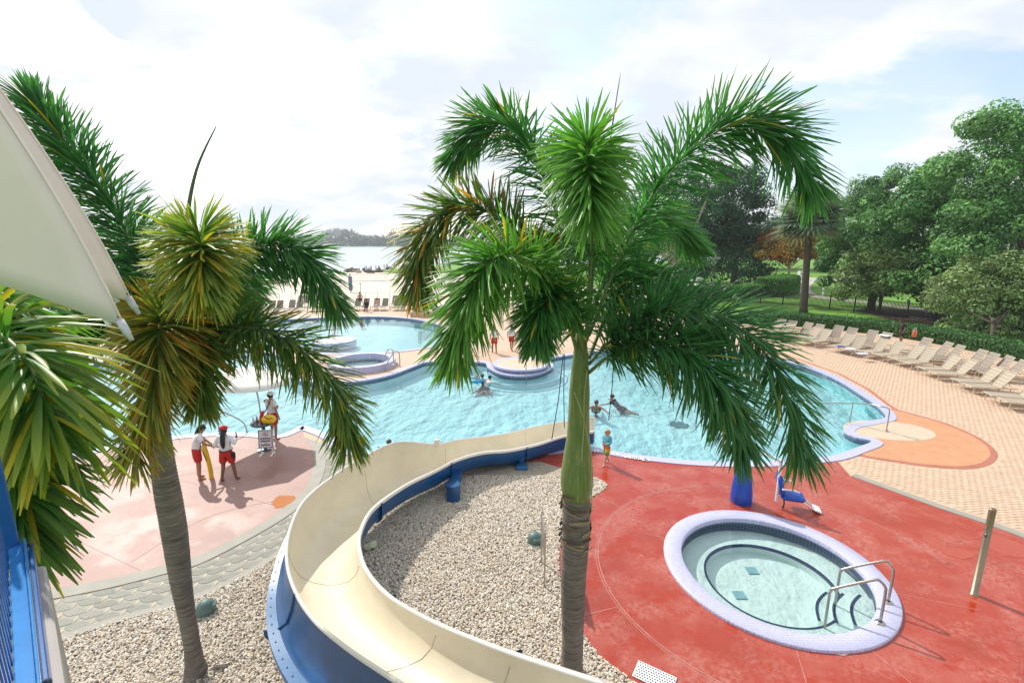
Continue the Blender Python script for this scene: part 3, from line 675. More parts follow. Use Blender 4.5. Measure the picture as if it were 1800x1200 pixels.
def loft(secs, flip=False):
    n = len(secs[0]); m = MB(); fs = []
    for i in range(len(secs) - 1):
        for k in range(n - 1):
            f = (i * n + k, i * n + k + 1, (i + 1) * n + k + 1, (i + 1) * n + k); fs.append(tuple(reversed(f)) if flip else f)
    return m.add([v for s_ in secs for v in s_], fs)
secs = [section(a, b, u) for a, b, u in zip(Ai, Bo, Bu)]
loft(secs).build('flume_inside', m_cream, slide, True)
# outside skin: inner side follows the trough 5 cm out, outer side coves out to a bolted flange
ext = []; flange = []
for a, b, bu in zip(Ai, Bo, Bu):
    w_ = b - a; dz = w_.z; w_.z = 0; W = w_.length; u = w_ / W; o = .05
    fz = dz - .18 - .42 * min(1, bu / .3)
    P = [(-.055, -.01), (-.05, -.18), (0.0, -.40), (.15 * W, -.56), (.36 * W, -.645), (.62 * W, -.65), (.85 * W, -.60), (W + bu * .9 + .05, min(fz - .16, -.28)), (W + bu + .06, fz - .1), (W + bu + .06, fz), (W + bu * .72, fz + .015), (W + bu * .42, fz + (dz - fz) * .22), (W + bu * .2 + .02, fz + (dz - fz) * .55), (W + .045, dz - .01)]
    ext.append([a + u * x + Vector((0, 0, z)) for x, z in P])
    flange.append([a + u * x + Vector((0, 0, z + .006)) for x, z in ((W + bu + .063, fz), (W + bu * .74, fz + .012))])
loft(ext, True).build('flume_outside', m_blue, slide, True)
loft(flange[9 * NS:], False).build('bolted_flange', m_blue_l, slide)
for rimpts, nm in ((Ai, 'inner_rim'), (Bo, 'outer_rim')):
    m = MB(); rs = []
    for a, b, p in zip(Ai, Bo, rimpts):
        u = (b - a); u.z = 0; u.normalize(); sg = 1 if nm == 'outer_rim' else -1
        wd = .075 if nm == 'inner_rim' else .05
        rs.append([p - u * sg * .008 + Vector((0, 0, -.02)), p - u * sg * .004 + Vector((0, 0, .012)), p + u * sg * wd * .5 + Vector((0, 0, .02)), p + u * sg * wd + Vector((0, 0, .008)), p + u * sg * wd + Vector((0, 0, -.05))])
    loft(rs, nm == 'inner_rim').build(nm, m_rim, slide, True)
# section joints: inside seam lines and outside bulkhead flanges
m_seam = M('seam_sealant', (.36, .30, .19), .6, .1)
for i in (2 * NS + 3, 5 * NS + 5, 8 * NS, 11 * NS + 4, 14 * NS + 6, 16 * NS + 5):
    if i < len(secs):
        MB().tube([p + Vector((0, 0, .002)) for p in secs[i][1:-1]], .0045, 4).build('seam', m_seam, slide)
for i in (2 * NS + 3, 5 * NS + 2, 8 * NS + 3, 13 * NS + 1, 16 * NS + 5):
    if i < len(ext):
        cen = sum(ext[i], Vector()) / len(ext[i]); t = (Ai[min(i + 1, len(Ai) - 1)] - Ai[i - 1]).normalized()
        o_ = [p + (p - cen) * .07 for p in ext[i]]; m = MB(); n = len(o_)
        V_ = [p + t * .02 for p in ext[i]] + [p + t * .02 for p in o_] + [p - t * .02 for p in ext[i]] + [p - t * .02 for p in o_]
        m.add(V_, [(k, k + 1, n + k + 1, n + k) for k in range(n - 1)] + [(2 * n + k + 1, 2 * n + k, 3 * n + k, 3 * n + k + 1) for k in range(n - 1)] + [(n + k, n + k + 1, 3 * n + k + 1, 3 * n + k) for k in range(n - 1)])
        m.build('joint_flange', m_blue, slide)
bm_ = MB().lathe([(.011, 0), (.011, .012), (0, .014)], 6).mesh('bolt', m_bolt); nb = 0
for i in range(10 * NS, len(flange), 2):
    a, b = flange[i]; p = a.lerp(b, .45) + Vector((0, 0, .001)); q = link('bolt', bm_, slide); q.location = p
# end cap of the high bank, lip of the run-out and supports
p = bo[6] + Vector((.02, 0, .05)); MB().box(p, (.16, .10, .22), ch=.02).build('bank_end_cap', m_rim, slide)
e = [Vector(v) for v in secs[0]]; MB().tube(e, .045, 8).build('run_out_lip', m_rim, slide, True)
post = G(797, 880); MB().tube([post, post + Vector((0, 0, .5))], .19, 20).build('support_post', m_blue, slide); MB().box(post + Vector((0, .45, .36)), (.30, 1.0, .22), ch=.03).build('support_saddle', m_blue, slide)
b2 = G(917, 826); MB().box(b2 + Vector((0, .1, .06)), (.36, .34, .12), ch=.02).build('support_foot', m_blue_l, slide); MB().box(b2 + Vector((0, .25, .22)), (.14, .2, .3)).build('support_foot', m_blue, slide)
for i in (11 * NS, 14 * NS + 2, 17 * NS):
    c = (Ai[i] + Bo[i]) / 2; MB().tube([(c.x, c.y, 0), (c.x, c.y, Ai[i].z - .66)], .13, 16).build('support_post', m_blue, slide)

# ================================================================== FOXTAIL PALMS
def leaflets(curve, n, L, wd, cols, plume=1.0, t0=.14, droop=.28, seed=0, stiff=.9):
    r = np.random.default_rng(seed); C = np.array([tuple(p) for p in curve]); m = len(C)
    t = np.sort(r.uniform(t0, 1, n)); f = t * (m - 1); i = np.minimum(f.astype(int), m - 2); q = (f - i)[:, None]
    P = C[i] * (1 - q) + C[i + 1] * q; T = C[i + 1] - C[i]; T /= np.linalg.norm(T, axis=1)[:, None]
    up = np.tile([0., 0, 1], (n, 1)); B = np.cross(T, up); bn = np.linalg.norm(B, axis=1)[:, None]; B = np.where(bn > .15, B / np.maximum(bn, .01), np.array([[1., 0, 0]])); U = np.cross(B, T)
    az = r.uniform(0, 2 * np.pi, n); az = np.where(r.random(n) < .25, np.where(r.random(n) < .5, 0, np.pi) + r.normal(0, .4, n), az)
    rad = B * np.cos(az)[:, None] + U * np.sin(az)[:, None] * plume
    opn = np.radians(66 - 36 * t ** 2.5 + r.normal(0, 8, n))[:, None]
    D = T * np.cos(opn) + rad * np.sin(opn); D /= np.linalg.norm(D, axis=1)[:, None]
    ln = L * 1.10 * (.74 + .44 * np.sin(np.pi * np.clip(t * .86 + .1, 0, 1))) * r.uniform(.78, 1.12, n); ln = ln[:, None]
    W = np.cross(D, up + r.normal(0, .5, (n, 3))); W /= np.linalg.norm(W, axis=1)[:, None]
    ks = np.array([0, .22, .5, .8, 1.0]); wp = np.array([.35, .85, 1.0, .88, .22]); V = []; 
    dr = droop * r.uniform(.5, 1.6, n)[:, None]
    for k, s_ in zip(ks, wp):
        c = P + D * ln * k + np.array([0, 0, -1.]) * (dr * ln * k * k)
        hw = W * (wd * .5 * s_) * r.uniform(.85, 1.15, n)[:, None]
        fd = np.cross(hw, D) * (.55 if k else .2)
        V += [c - hw, c + fd, c + hw]
    V = np.stack(V, 1)
    Fq = np.array([(3 * k + j, 3 * k + j + 1, 3 * k + j + 4, 3 * k + j + 3) for k in range(4) for j in range(2)])
    fc = Fq[None] + (np.arange(n) * 15)[:, None, None]
    base, tip, accent, pa = cols
    base = np.array(base)[None] * r.uniform(.72, 1.3, (n, 1)); tipc = np.array(tip)[None] * r.uniform(.75, 1.2, (n, 1))
    ac = r.random(n) < pa; base[ac] = np.array(accent) * r.uniform(.7, 1.2, (ac.sum(), 1)); tipc[ac] = base[ac] * 1.1
    Cc = np.stack([base * (1 - k) + tipc * k for k in (0, 0, 0, .08, .08, .08, .25, .25, .25, .65, .65, .65, 1, 1, 1)], 1)
    return V.reshape(-1, 3), fc.reshape(-1, 4), Cc.reshape(-1, 3)
GREEN = ((.06, .215, .06), (.085, .26, .06)); DEEP = ((.055, .19, .065), (.08, .235, .07)); LIME = ((.095, .28, .05), (.16, .34, .055)); OLIVE = ((.065, .17, .04), (.20, .27, .05)); RUST = ((.12, .20, .035), (.42, .34, .05)); YEL = ((.09, .22, .04), (.30, .35, .05))
ORANGE = (.48, .22, .02); GOLD = (.50, .38, .03)
m_rachis = M('frond_rachis', (.14, .20, .06), .5, .15, 8); m_rachis_b = M('frond_rachis_tan', (.30, .25, .15), .6, .2, 8)
def frond(parent, ctrl, pal, accent=ORANGE, pa=.03, n=620, L=.60, wd=.028, droop=.15, seed=1, t0=.14, rr=.03):
    c = catmull([A(*p) if len(p) == 3 else Vector(p[:3]) for p in ctrl], 10)
    base = parent.location
    o = link('frond', None, None) if False else None
    V, Fc, Cc = leaflets(c, n, L, wd, (pal[0], pal[1], accent, pa), seed=seed, droop=droop, t0=t0)
    V = V - np.array(tuple(base))
    o = link('frond', fast_mesh('frond', V, Fc, m_leaf, Cc), parent)
    k = len(c); MB().tube([p - base for p in c], [rr * (1 - .85 * i / k) + .003 for i in range(k)], 6, flat=.8).build('rachis', m_rachis, o, True)
    return o
def ring_trunk(parent, prof, mat, n=24, ring=.055, amp=.006, lean=(0, 0)):
    zs = np.arange(prof[0][1], prof[-1][1], ring / 3); P = []
    pr = sorted(prof, key=lambda t: t[1])
    for i, z in enumerate(zs):
        r_ = np.interp(z, [p[1] for p in pr], [p[0] for p in pr]); P.append((r_ + (amp if i % 3 == 0 else -amp * .4 if i % 3 == 1 else 0) + random.uniform(-.0015, .0015), z))
    m = MB().lathe(P, n); H_ = prof[-1][1]
    m.v = [(x + lean[0] * math.sin(z / H_ * 3.1) + .008 * math.sin(z * 3), y, z) for x, y, z in m.v]
    return m.build('trunk', mat, parent, True)
def trunk_mat(name, c1, c2, sc):
    m, t, b, o = pmat(name); n = noise(t, 3, 6, .65); n2 = noise(t, 7, 5, .6, stretch=(.5, .5, sc))
    r = ramp(t, n2.outputs['Fac'], [(.32, c1), (.62, c2)]); r2 = ramp(t, n.outputs['Fac'], [(.3, .75), (.7, 1.2)])
    q = N(t, 'ShaderNodeMix', data_type='RGBA', blend_type='MULTIPLY'); q.inputs['Factor'].default_value = 1; t.links.new(r.outputs[0], q.inputs['A']); t.links.new(r2.outputs[0], q.inputs['B']); t.links.new(q.outputs['Result'], b.inputs['Base Color'])
    b.inputs['Roughness'].default_value = .85; bump(t, n2.outputs['Fac'], b, .5, .012); return m
m_trunk = trunk_mat('palm_trunk_grey', (.085, .07, .058), (.24, .205, .175), 9)
def shaft_mat():
    m, t, b, o = pmat('crownshaft_green'); n = noise(t, 5, 4, .6, stretch=(6, 6, .5)); r = ramp(t, n.outputs['Fac'], [(.3, (.10, .17, .045)), (.55, (.17, .23, .065)), (.75, (.30, .31, .13))])
    t.links.new(r.outputs[0], b.inputs['Base Color']); b.inputs['Roughness'].default_value = .42; return m
m_shaft = shaft_mat()
m_fibre = M('dry_leaf_sheath', (.17, .115, .075), .9, .35, 9, .6, 30, dist=.02)

def palm(label, base_px, zt, trunk_prof, shaft_prof):
    b = G(*base_px); t = thing('foxtail_palm', label, 'palm tree', (b.x, b.y, 0.0), group='foxtail palms by the slide')
    ring_trunk(t, trunk_prof, m_trunk)
    if shaft_prof: MB().lathe(shaft_prof, 28).build('crownshaft', m_shaft, t, True)
    return t
pB = palm('tall foxtail palm with bulging green crownshaft between slide and spa', (1004, 1184), 5, [(.19, 0), (.165, .25), (.165, .8), (.185, 1.5), (.195, 2.1), (.205, 2.55), (.20, 3.05), (.17, 3.2)],
          [(.15, 3.05), (.205, 3.12), (.235, 3.3), (.235, 3.5), (.205, 3.75), (.165, 4.05), (.15, 4.4), (.145, 4.75), (.12, 5.1), (.07, 5.6)])
# loose old leaf sheaths below the crownshaft
for k in range(46):
    z = random.uniform(2.2, 3.12); a0 = random.uniform(0, 6.28); ln = random.uniform(.5, 1.7); m = MB(); V_ = []; h = random.uniform(.02, .07)
    ns = 9; tilt = random.uniform(-.12, .12); curl = random.uniform(0, .05)
    for i in range(ns):
        a = a0 + ln * i / (ns - 1); r_ = .208 + .012 * random.random() + curl * (i / (ns - 1)) ** 3; zz = z + tilt * i / ns
        V_ += [(r_ * math.cos(a), r_ * math.sin(a), zz), ((r_ + .01 + .015 * random.random()) * math.cos(a), (r_ + .012) * math.sin(a), zz + h * (1 - .5 * abs(i / (ns - 1) - .5)))]
    m.add(V_, [(2 * i, 2 * i + 1, 2 * i + 3, 2 * i + 2) for i in range(ns - 1)]).build('dry_sheath', m_fibre if k % 3 else m_rachis_b, pB)
for f in (([(1020, 600, 6.60), (985, 400, 6.9), (925, 250, 7.3), (850, 215, 7.6), (800, 275, 7.8)], GREEN, .02, .52, 21),
          ([(1030, 600, 6.55), (1040, 420, 6.3), (1036, 300, 5.7), (1032, 255, 5.1), (1034, 290, 4.6), (1040, 360, 4.3)], LIME, .01, .46, 22),
          ([(1035, 590, 6.60), (1095, 440, 6.7), (1170, 310, 6.7), (1270, 225, 6.6), (1360, 225, 6.5), (1425, 320, 6.4)], GREEN, .01, .58, 23),
          ([(1018, 610, 6.60), (960, 470, 6.8), (880, 385, 6.9), (800, 365, 6.9), (745, 420, 6.8), (735, 500, 6.7)], OLIVE, .12, .52, 24),
          ([(1015, 620, 6.50), (985, 530, 6.1), (930, 465, 5.6), (870, 455, 5.2), (825, 520, 5.0), (800, 610, 4.95)], LIME, .05, .50, 25),
          ([(1035, 640, 6.55), (1085, 590, 6.4), (1160, 548, 6.2), (1270, 560, 6.0), (1365, 650, 5.9), (1408, 790, 5.8)], DEEP, .01, .56, 26),
          ([(1035, 655, 6.50), (1085, 617, 6.2), (1160, 600, 5.9), (1235, 640, 5.6), (1280, 700, 5.5), (1305, 775, 5.45)], DEEP, .02, .50, 27),
          ([(1030, 600, 6.65), (1065, 480, 7.2), (1110, 400, 7.9), (1165, 380, 8.6), (1220, 430, 9.0)], GREEN, .01, .55, 28),
          ([(1030, 625, 6.5), (1005, 550, 6.1), (978, 518, 5.8), (952, 540, 5.6), (945, 590, 5.5)], GREEN, .02, .38, 31),
          ([(1035, 630, 6.6), (1075, 540, 7.0), (1130, 490, 7.4), (1200, 520, 7.7), (1240, 590, 7.8)], DEEP, .01, .5, 32)):
    frond(pB, f[0], f[1], ORANGE if f[1] is OLIVE else GOLD, f[2], L=f[3], seed=f[4], n=900)
sp_ = catmull([A(1035, 560, 6.6), A(1050, 400, 6.6), A(1075, 230, 6.6), A(1091, 128, 6.6)], 6)
MB().tube([p - pB.location for p in sp_], [.03, .028, .026, .024, .022, .021, .02, .019, .018, .016, .015, .013, .011, .010, .008, .007, .006, .004, .002], 6).build('spear_leaf', M('spear_green', (.09, .12, .06), .5, .1), pB, True)
m_thr = M('dark_thread', (.05, .06, .03), .7, .1); m_thr_l = M('pale_thread', (.35, .36, .18), .7, .1)
for k, (L_, mt) in enumerate((([(990, 622, 6.3), (982, 700, 6.28), (970, 772, 6.25)], m_thr), ([(992, 622, 6.35), (991, 690, 6.34), (992, 752, 6.33)], m_thr), ([(1079, 620, 6.2), (1076, 680, 6.2), (1070, 738, 6.2)], m_thr),
                             ([(1032, 650, 6.30), (1027, 700, 6.27), (1026, 760, 6.24), (1022, 810, 6.22)], m_thr_l), ([(1010, 690, 6.3), (1026, 735, 6.25), (1040, 800, 6.22), (1040, 900, 6.25)], m_thr_l))):
    MB().tube([A(*p) - pB.location for p in L_], .006 if mt is m_thr else .008, 4).build('hanging_thread', mt, pB)

pL = palm('foxtail palm with yellowing fronds rising from gravel left of the slide', (345, 1186), 5, [(.20, 0), (.165, .07), (.13, .25), (.11, .6), (.115, 1.1), (.135, 1.6), (.155, 2.1), (.168, 2.6), (.168, 3.1), (.155, 3.6), (.148, 4.1), (.14, 4.5)],
          [(.16, 4.4), (.18, 4.5), (.17, 4.8), (.14, 5.2), (.08, 5.7)])
for f in (([(285, 600, 6.55), (255, 480, 6.6), (200, 370, 6.6), (130, 270, 6.5), (60, 185, 6.4)], DEEP, .01, .56, 41, GOLD),
          ([(300, 600, 6.50), (325, 500, 6.1), (342, 440, 5.7), (350, 418, 5.3), (354, 440, 4.95), (352, 495, 4.75)], YEL, .2, .47, 42, GOLD),
          ([(305, 600, 6.55), (370, 490, 6.7), (450, 435, 6.8), (530, 445, 6.8), (590, 530, 6.8)], GREEN, .01, .50, 43, GOLD),
          ([(300, 640, 6.50), (360, 590, 6.4), (440, 575, 6.3), (530, 615, 6.3), (600, 700, 6.3), (612, 775, 6.3)], OLIVE, .06, .50, 44, GOLD),
          ([(295, 650, 6.45), (290, 580, 6.0), (284, 555, 5.6), (280, 590, 5.3), (268, 690, 5.2), (235, 800, 5.25)], RUST, .25, .46, 45, ORANGE),
          ([(285, 620, 6.55), (220, 520, 6.8), (140, 480, 7.0), (50, 510, 7.2), (-20, 600, 7.3)], DEEP, .01, .55, 46, GOLD),
          ([(285, 640, 6.50), (230, 570, 6.2), (150, 560, 6.0), (80, 620, 5.9), (40, 720, 5.9)], DEEP, .02, .5, 47, GOLD),
          ([(310, 620, 6.55), (370, 520, 7.0), (400, 480, 7.5), (420, 500, 7.9), (430, 570, 8.1)], GREEN, .03, .5, 48, GOLD),
          ([(290, 610, 6.6), (270, 500, 7.1), (245, 440, 7.6), (215, 430, 8.1), (190, 480, 8.4)], DEEP, .01, .5, 49, GOLD),
          ([(300, 650, 6.5), (310, 590, 6.2), (330, 570, 6.0), (350, 620, 5.8), (352, 700, 5.75)], OLIVE, .10, .42, 50, ORANGE)):
    frond(pL, f[0], f[1], f[5], f[2], L=f[3], seed=f[4], n=900)
sp_ = catmull([A(318, 540, 6.5), A(327, 400, 6.5), A(345, 300, 6.5), A(380, 222, 6.5)], 6)
MB().tube([p - pL.location for p in sp_], list(np.linspace(.04, .006, len(sp_))), 6).build('spear_leaf', bpy.data.materials['spear_green'], pL, True)
# aerial roots and bits at the base
for k in range(7):
    a = random.uniform(-1.2, .3); r0, r1 = .26, random.uniform(.34, .55); MB().tube([(r0 * math.cos(a), r0 * math.sin(a), .10), ((r0 + r1) / 2 * math.cos(a), (r0 + r1) / 2 * math.sin(a), .085), (r1 * math.cos(a + .1), r1 * math.sin(a + .1), .05)], [.02, .016, .006], 5).build('root', m_trunk, pL)

# near palm beside the tower: broad leaflets
nb_ = A(-140, 760, 3.4); pN = thing('foxtail_palm', 'foxtail palm with broad glossy yellow-tipped leaflets beside the blue railing', 'palm tree', (nb_.x, nb_.y, 0), group='foxtail palms by the slide')
ring_trunk(pN, [(.19, 0), (.17, .4), (.18, 2), (.16, 4.2), (.12, 5.2)], m_trunk)
for f in (([(-130, 640, 3.5), (-60, 590, 3.3), (0, 590, 3.1), (50, 640, 2.95), (85, 730, 2.85)], ((.075, .22, .04), (.34, .37, .04)), .16, 61, .52), ([(-130, 700, 3.5), (-70, 690, 3.3), (-10, 710, 3.15), (30, 790, 3.05), (45, 890, 3.0)], ((.06, .19, .04), (.13, .25, .04)), .05, 62, .48),
          ([(-130, 760, 3.4), (-80, 760, 3.2), (-30, 790, 3.05), (5, 850, 2.95), (25, 930, 2.9)], ((.06, .17, .035), (.16, .24, .04)), .05, 63, .46), ([(-120, 640, 3.5), (-70, 540, 3.6), (-20, 520, 3.7), (30, 560, 3.8)], LIME, .1, 64, .5)):
    frond(pN, f[0], f[1], (.50, .40, .02), f[2], L=f[4], wd=.042, seed=f[3], n=230, droop=.3)

# ================================================================== TOWER RAILING AND STUCCO COLUMN (left edge)
zl = 5.32
la = G(60, 1200, zl); lb_ = G(38, 955, zl); dl = (lb_ - la); dl.z = 0; dl.normalize(); nl = Vector((-dl.y, dl.x, 0))      # nl: towards the platform (left)
if nl.x > 0: nl = -nl
rail = thing('tower_railing', 'glossy blue steel railing of the slide tower at the left edge', 'railing', (la.x, la.y, zl)); rl = rail.location
def bar(p0, p1, wx, wy, nm, mt, ch=.004):
    d = (p1 - p0); L_ = d.length; m = Matrix((nl, dl, Vector((0, 0, 1)))).transposed()
    return MB().box(Vector(((p0 + p1) / 2)) - rl, (wx, wy, L_), m, ch).build(nm, mt, rail)
m3 = Matrix((nl, dl, Vector((0, 0, 1)))).transposed()
st_, en_ = -1.0, (lb_ - la).length + .02; Lr = en_ - st_; c0 = la + dl * (st_ + en_) / 2
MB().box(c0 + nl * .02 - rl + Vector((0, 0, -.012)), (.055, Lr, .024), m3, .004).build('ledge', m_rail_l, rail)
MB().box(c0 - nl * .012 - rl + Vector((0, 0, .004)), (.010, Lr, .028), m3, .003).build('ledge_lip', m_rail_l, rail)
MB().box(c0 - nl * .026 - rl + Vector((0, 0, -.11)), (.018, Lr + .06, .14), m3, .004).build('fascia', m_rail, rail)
k = 0; s_ = st_
while s_ < en_ - .03:
    p = la + dl * s_ + nl * .058; bar(p - Vector((0, 0, .02)), p + Vector((0, 0, 1.0)), .016, .03, 'bar', m_rail); s_ += .085; k += 1
pp = la + dl * (en_ - .005) + nl * .055; bar(pp - Vector((0, 0, .1)), pp + Vector((0, 0, 1.06)), .10, .05, 'corner_post', m_rail, .006)
MB().box(c0 + nl * .058 + Vector((0, 0, 1.02)) - rl, (.05, Lr, .05), m3, .008).build('top_rail', m_rail, rail)
for s_ in (.0, en_ - .02):
    MB().ball(la + dl * s_ - nl * .03 + Vector((0, 0, -.02)) - rl, .014, 10, 6).build('cap_bolt', m_bolt, rail, True)
colm = thing('stucco_wall', 'pale stucco wall under the blue tower railing', 'wall', (la.x, la.y, 0))
MB().box(c0 + nl * .045 - Vector((la.x, la.y, 0)) - Vector((0, 0, zl / 2 + .09)), (.22, Lr + .09, zl - .18), m3, .012).build('wall_body', m_wall, colm)

# ================================================================== FOLDED PARASOL (upper left, close)
apx = A(-400, -420, 1.9); tp1 = A(216, 572, 1.72); tp2 = A(230, 530, 2.02)
ph = thing('folded_parasol', 'large off-white half-folded canvas parasol hanging over the left edge', 'parasol', (apx.x - .02, apx.y, 0))
ax = Vector((apx.x, apx.y, 0)); ztip = (tp1.z + tp2.z) / 2; r1 = ((tp1 - apx).to_2d().length + (tp2 - apx).to_2d().length) / 2
a1 = math.atan2(tp1.y - apx.y, tp1.x - apx.x); a2 = math.atan2(tp2.y - apx.y, tp2.x - apx.x)
angs = [a1, a2] + [a2 + (2 * math.pi - (a2 - a1)) * k / 7 for k in range(1, 7)]
tips = [tp1, tp2] + [Vector((apx.x + .34 * r1 * math.cos(a), apx.y + .34 * r1 * math.sin(a), ztip + .12)) for a in angs[2:]]
m = MB(); NV, NU = 18, 12
for k in range(8):
    t0_, t1_ = tips[k], tips[(k + 1) % 8]; wide = (t1_ - t0_).length; V_ = []
    for i in range(NV + 1):
        v = i / NV
        for j in range(NU + 1):
            u = j / NU; s1 = math.sin(math.pi * u)
            hem = 1 - s1 * .10 * min(1, wide / .5)
            p = apx.lerp(t0_, v).lerp(apx.lerp(t1_, v), u); cen_ = Vector((apx.x, apx.y, p.z))
            p = p + (cen_ - p) * (s1 * .20 * v) + Vector((0, 0, 1)) * (s1 * .10 * v * v * min(1, wide / .4)) - Vector((0, 0, .05 * math.sin(math.pi * v)))
            p = p + (p - cen_) * (.135 * math.sin(math.pi * v)); p = p + (p - cen_).normalized() * (.018 * v * math.sin(math.pi * u) * math.sin(u * 9 + k * 1.7 + v * 1.5)) if (p - cen_).length > .02 else p; V_.append(p - ph.location)
    m.add(V_, [(i * (NU + 1) + j, i * (NU + 1) + j + 1, (i + 1) * (NU + 1) + j + 1, (i + 1) * (NU + 1) + j) for i in range(NV) for j in range(NU)])
cn = m.build('canopy', m_cloth, ph, True)
sol = cn.modifiers.new('thickness', 'SOLIDIFY'); sol.thickness = .004
m_clear = M('clear_grey_plastic', (.45, .46, .48), .15, .2, 30)
for k, t_ in enumerate(tips):
    d = (t_ - apx).normalized(); MB().tube([t_ - ph.location - d * .02, t_ - ph.location + d * .03, t_ - ph.location + d * .035, t_ - ph.location + d * .06], [.014, .013, .010, .008], 10).build('rib_tip', m_clear, ph, True)
    MB().tube([apx - ph.location - Vector((0, 0, .06)), t_ - ph.location + (Vector((apx.x, apx.y, t_.z)) - t_) * .06], .009, 6).build('rib', m_white, ph)
    MB().ball(t_ - ph.location - d * .035 + (t_ - Vector((apx.x, apx.y, t_.z))).normalized() * .006, .006, 8, 6).build('rivet', m_bolt, ph)
MB().tube([(.02, 0, 5.2), (.02, 0, apx.z + .08)], .024, 14).build('pole', m_white, ph)
# stitched seam along the hem and ribs
for k in range(8):
    MB().tube([apx.lerp(tips[k], v) - Vector((0, 0, .05 * math.sin(math.pi * v))) + (apx.lerp(tips[k], v) - Vector((apx.x, apx.y, apx.lerp(tips[k], v).z))) * (.135 * math.sin(math.pi * v) + .004) - ph.location for v in np.linspace(.02, .99, 16)], .0045, 5).build('rib_seam', m_cloth, ph, True)
# ================================================================== TREES, HEDGES, FENCE
def leaf_cloud(centres, radii, per, size, cols, seed, flat=.75, up=.6):
    """leaf-sized rhombs spread through clumps; colour varies leaf by leaf and clump by clump"""
    r = np.random.default_rng(seed); nC = len(centres); n = nC * per
    ci = np.repeat(np.arange(nC), per); d = r.normal(size=(n, 3)); d /= np.linalg.norm(d, axis=1)[:, None]
    rr = r.uniform(.55, 1, n) ** .5; P = centres[ci] + d * (radii[ci] * rr)[:, None] * np.array([1, 1, flat])
    nrm = d * 1.0 + r.normal(0, .45, (n, 3)) + np.array([0, 0, up]); nrm /= np.linalg.norm(nrm, axis=1)[:, None]
    t = np.cross(nrm, r.normal(size=(n, 3))); t /= np.linalg.norm(t, axis=1)[:, None]; b = np.cross(nrm, t)
    s = (size * r.uniform(.6, 1.35, n))[:, None]
    V = np.stack([P - t * s, P + b * s * .45 - nrm * s * .12, P + t * s, P - b * s * .45 - nrm * s * .12], 1)
    c = np.array(cols)[r.integers(0, len(cols), nC)][ci] * r.uniform(.7, 1.35, (n, 1)) * r.uniform(.55, 1.4, (nC, 1))[ci]
    F_ = np.arange(n * 4).reshape(n, 4)
    return V.reshape(-1, 3), F_, np.repeat(c, 4, 0)
def shell_pts(ell, n, r, lo=-.6):
    P = []
    for (c, rad) in ell:
        k = max(4, int(n * (rad[0] * rad[2]) / sum(e[1][0] * e[1][2] for e in ell)))
        d = r.normal(size=(k * 3, 3)); d /= np.linalg.norm(d, axis=1)[:, None]; d = d[d[:, 2] > lo][:k]
        q = np.array(c) + d * np.array(rad) * (r.uniform(.62, 1.05, (len(d), 1)) ** .7); P.append(q)
    return np.concatenate(P)
def tree(name, label, base, ell, nclump, cr, per, size, cols, seed, trunk_r=.25, bark=None, flat=.75, group=None, trunk_top=None, limbs=7, cat='tree', lo=-.6):
    r = np.random.default_rng(seed); b = Vector(base); t = thing(name, label, cat, tuple(b), group=group)
    ell = [((c[0] - b.x, c[1] - b.y, c[2] - b.z), rad) for c, rad in ell]
    C = shell_pts(ell, nclump, r, lo); rad = cr * r.uniform(.6, 1.35, len(C))
    V, F_, cc = leaf_cloud(C, rad, per, size, cols, seed + 1, flat)
    link('crown', fast_mesh('crown', V, F_, m_tree, cc), t)
    top = ell[0][0]; tz = trunk_top or max(1.0, top[2] * .55); m = MB()
    m.tube(catmull([Vector((0, 0, -.1)), Vector((.05 * trunk_r, 0, tz * .4)), Vector((top[0] * .2, top[1] * .2, tz))], 5), [trunk_r * (1.35 - .7 * i / 10) for i in range(11)], 12)
    tr = m.build('trunk', bark or m_bark, t, True)
    for k in range(limbs):
        q = C[r.integers(len(C))]; s0 = Vector((top[0] * .12, top[1] * .12, tz * r.uniform(.55, .95))); e = Vector(q); md = s0.lerp(e, .5) + Vector((0, 0, -.05 * (e - s0).length))
        pl = catmull([s0, md, e], 5); MB().tube(pl, [trunk_r * (.5 - .42 * i / 10) for i in range(11)], 7).build('limb', bark or m_bark, tr, True)
    return t
def E_(px, py, Y, rx, ry, rz):
    p = A(px, py, Y); return ((p.x, p.y, p.z), (rx, ry, rz))
OAK = [(.125, .29, .08), (.105, .25, .072), (.165, .34, .105), (.075, .19, .055)]; OLV = [(.19, .28, .095), (.17, .26, .088), (.22, .30, .12)]; DARK = [(.03, .10, .036), (.04, .115, .042), (.025, .08, .03)]
OR = [(.50, .22, .03), (.60, .26, .04), (.34, .22, .04), (.22, .20, .04)]
# right-hand mass, near to far
tree('broadleaf_tree', 'tallest dark green tree at the right edge behind the hedge', G(1790, 585), [E_(1790, 310, 40, 5.0, 4.5, 5.2), E_(1790, 440, 38, 5.5, 4.5, 4.5), E_(1740, 270, 41, 3.2, 3, 3.4), E_(1800, 245, 41, 3.4, 3, 2.8), E_(1700, 350, 42, 3.0, 3, 3.2), E_(1870, 330, 41, 5, 4, 7), E_(1720, 420, 39, 3.6, 3, 4), E_(1780, 520, 38, 4.2, 3, 3)], 200, 1.25, 260, .16, OAK, 101, .42, group='trees along the right side')
tree('broadleaf_tree', 'mid-height green tree left of the tallest right-hand tree', G(1640, 560), [E_(1640, 380, 46, 4.6, 4, 4.6), E_(1600, 340, 47, 2.6, 2.6, 2.8), E_(1680, 335, 46, 3.2, 3, 3.2), E_(1650, 460, 45, 4.6, 3.5, 3.6), E_(1600, 420, 46, 3.4, 3, 3.6), E_(1680, 510, 44, 3.5, 3, 2.4)], 140, 1.2, 260, .16, OAK, 103, .35, group='trees along the right side')
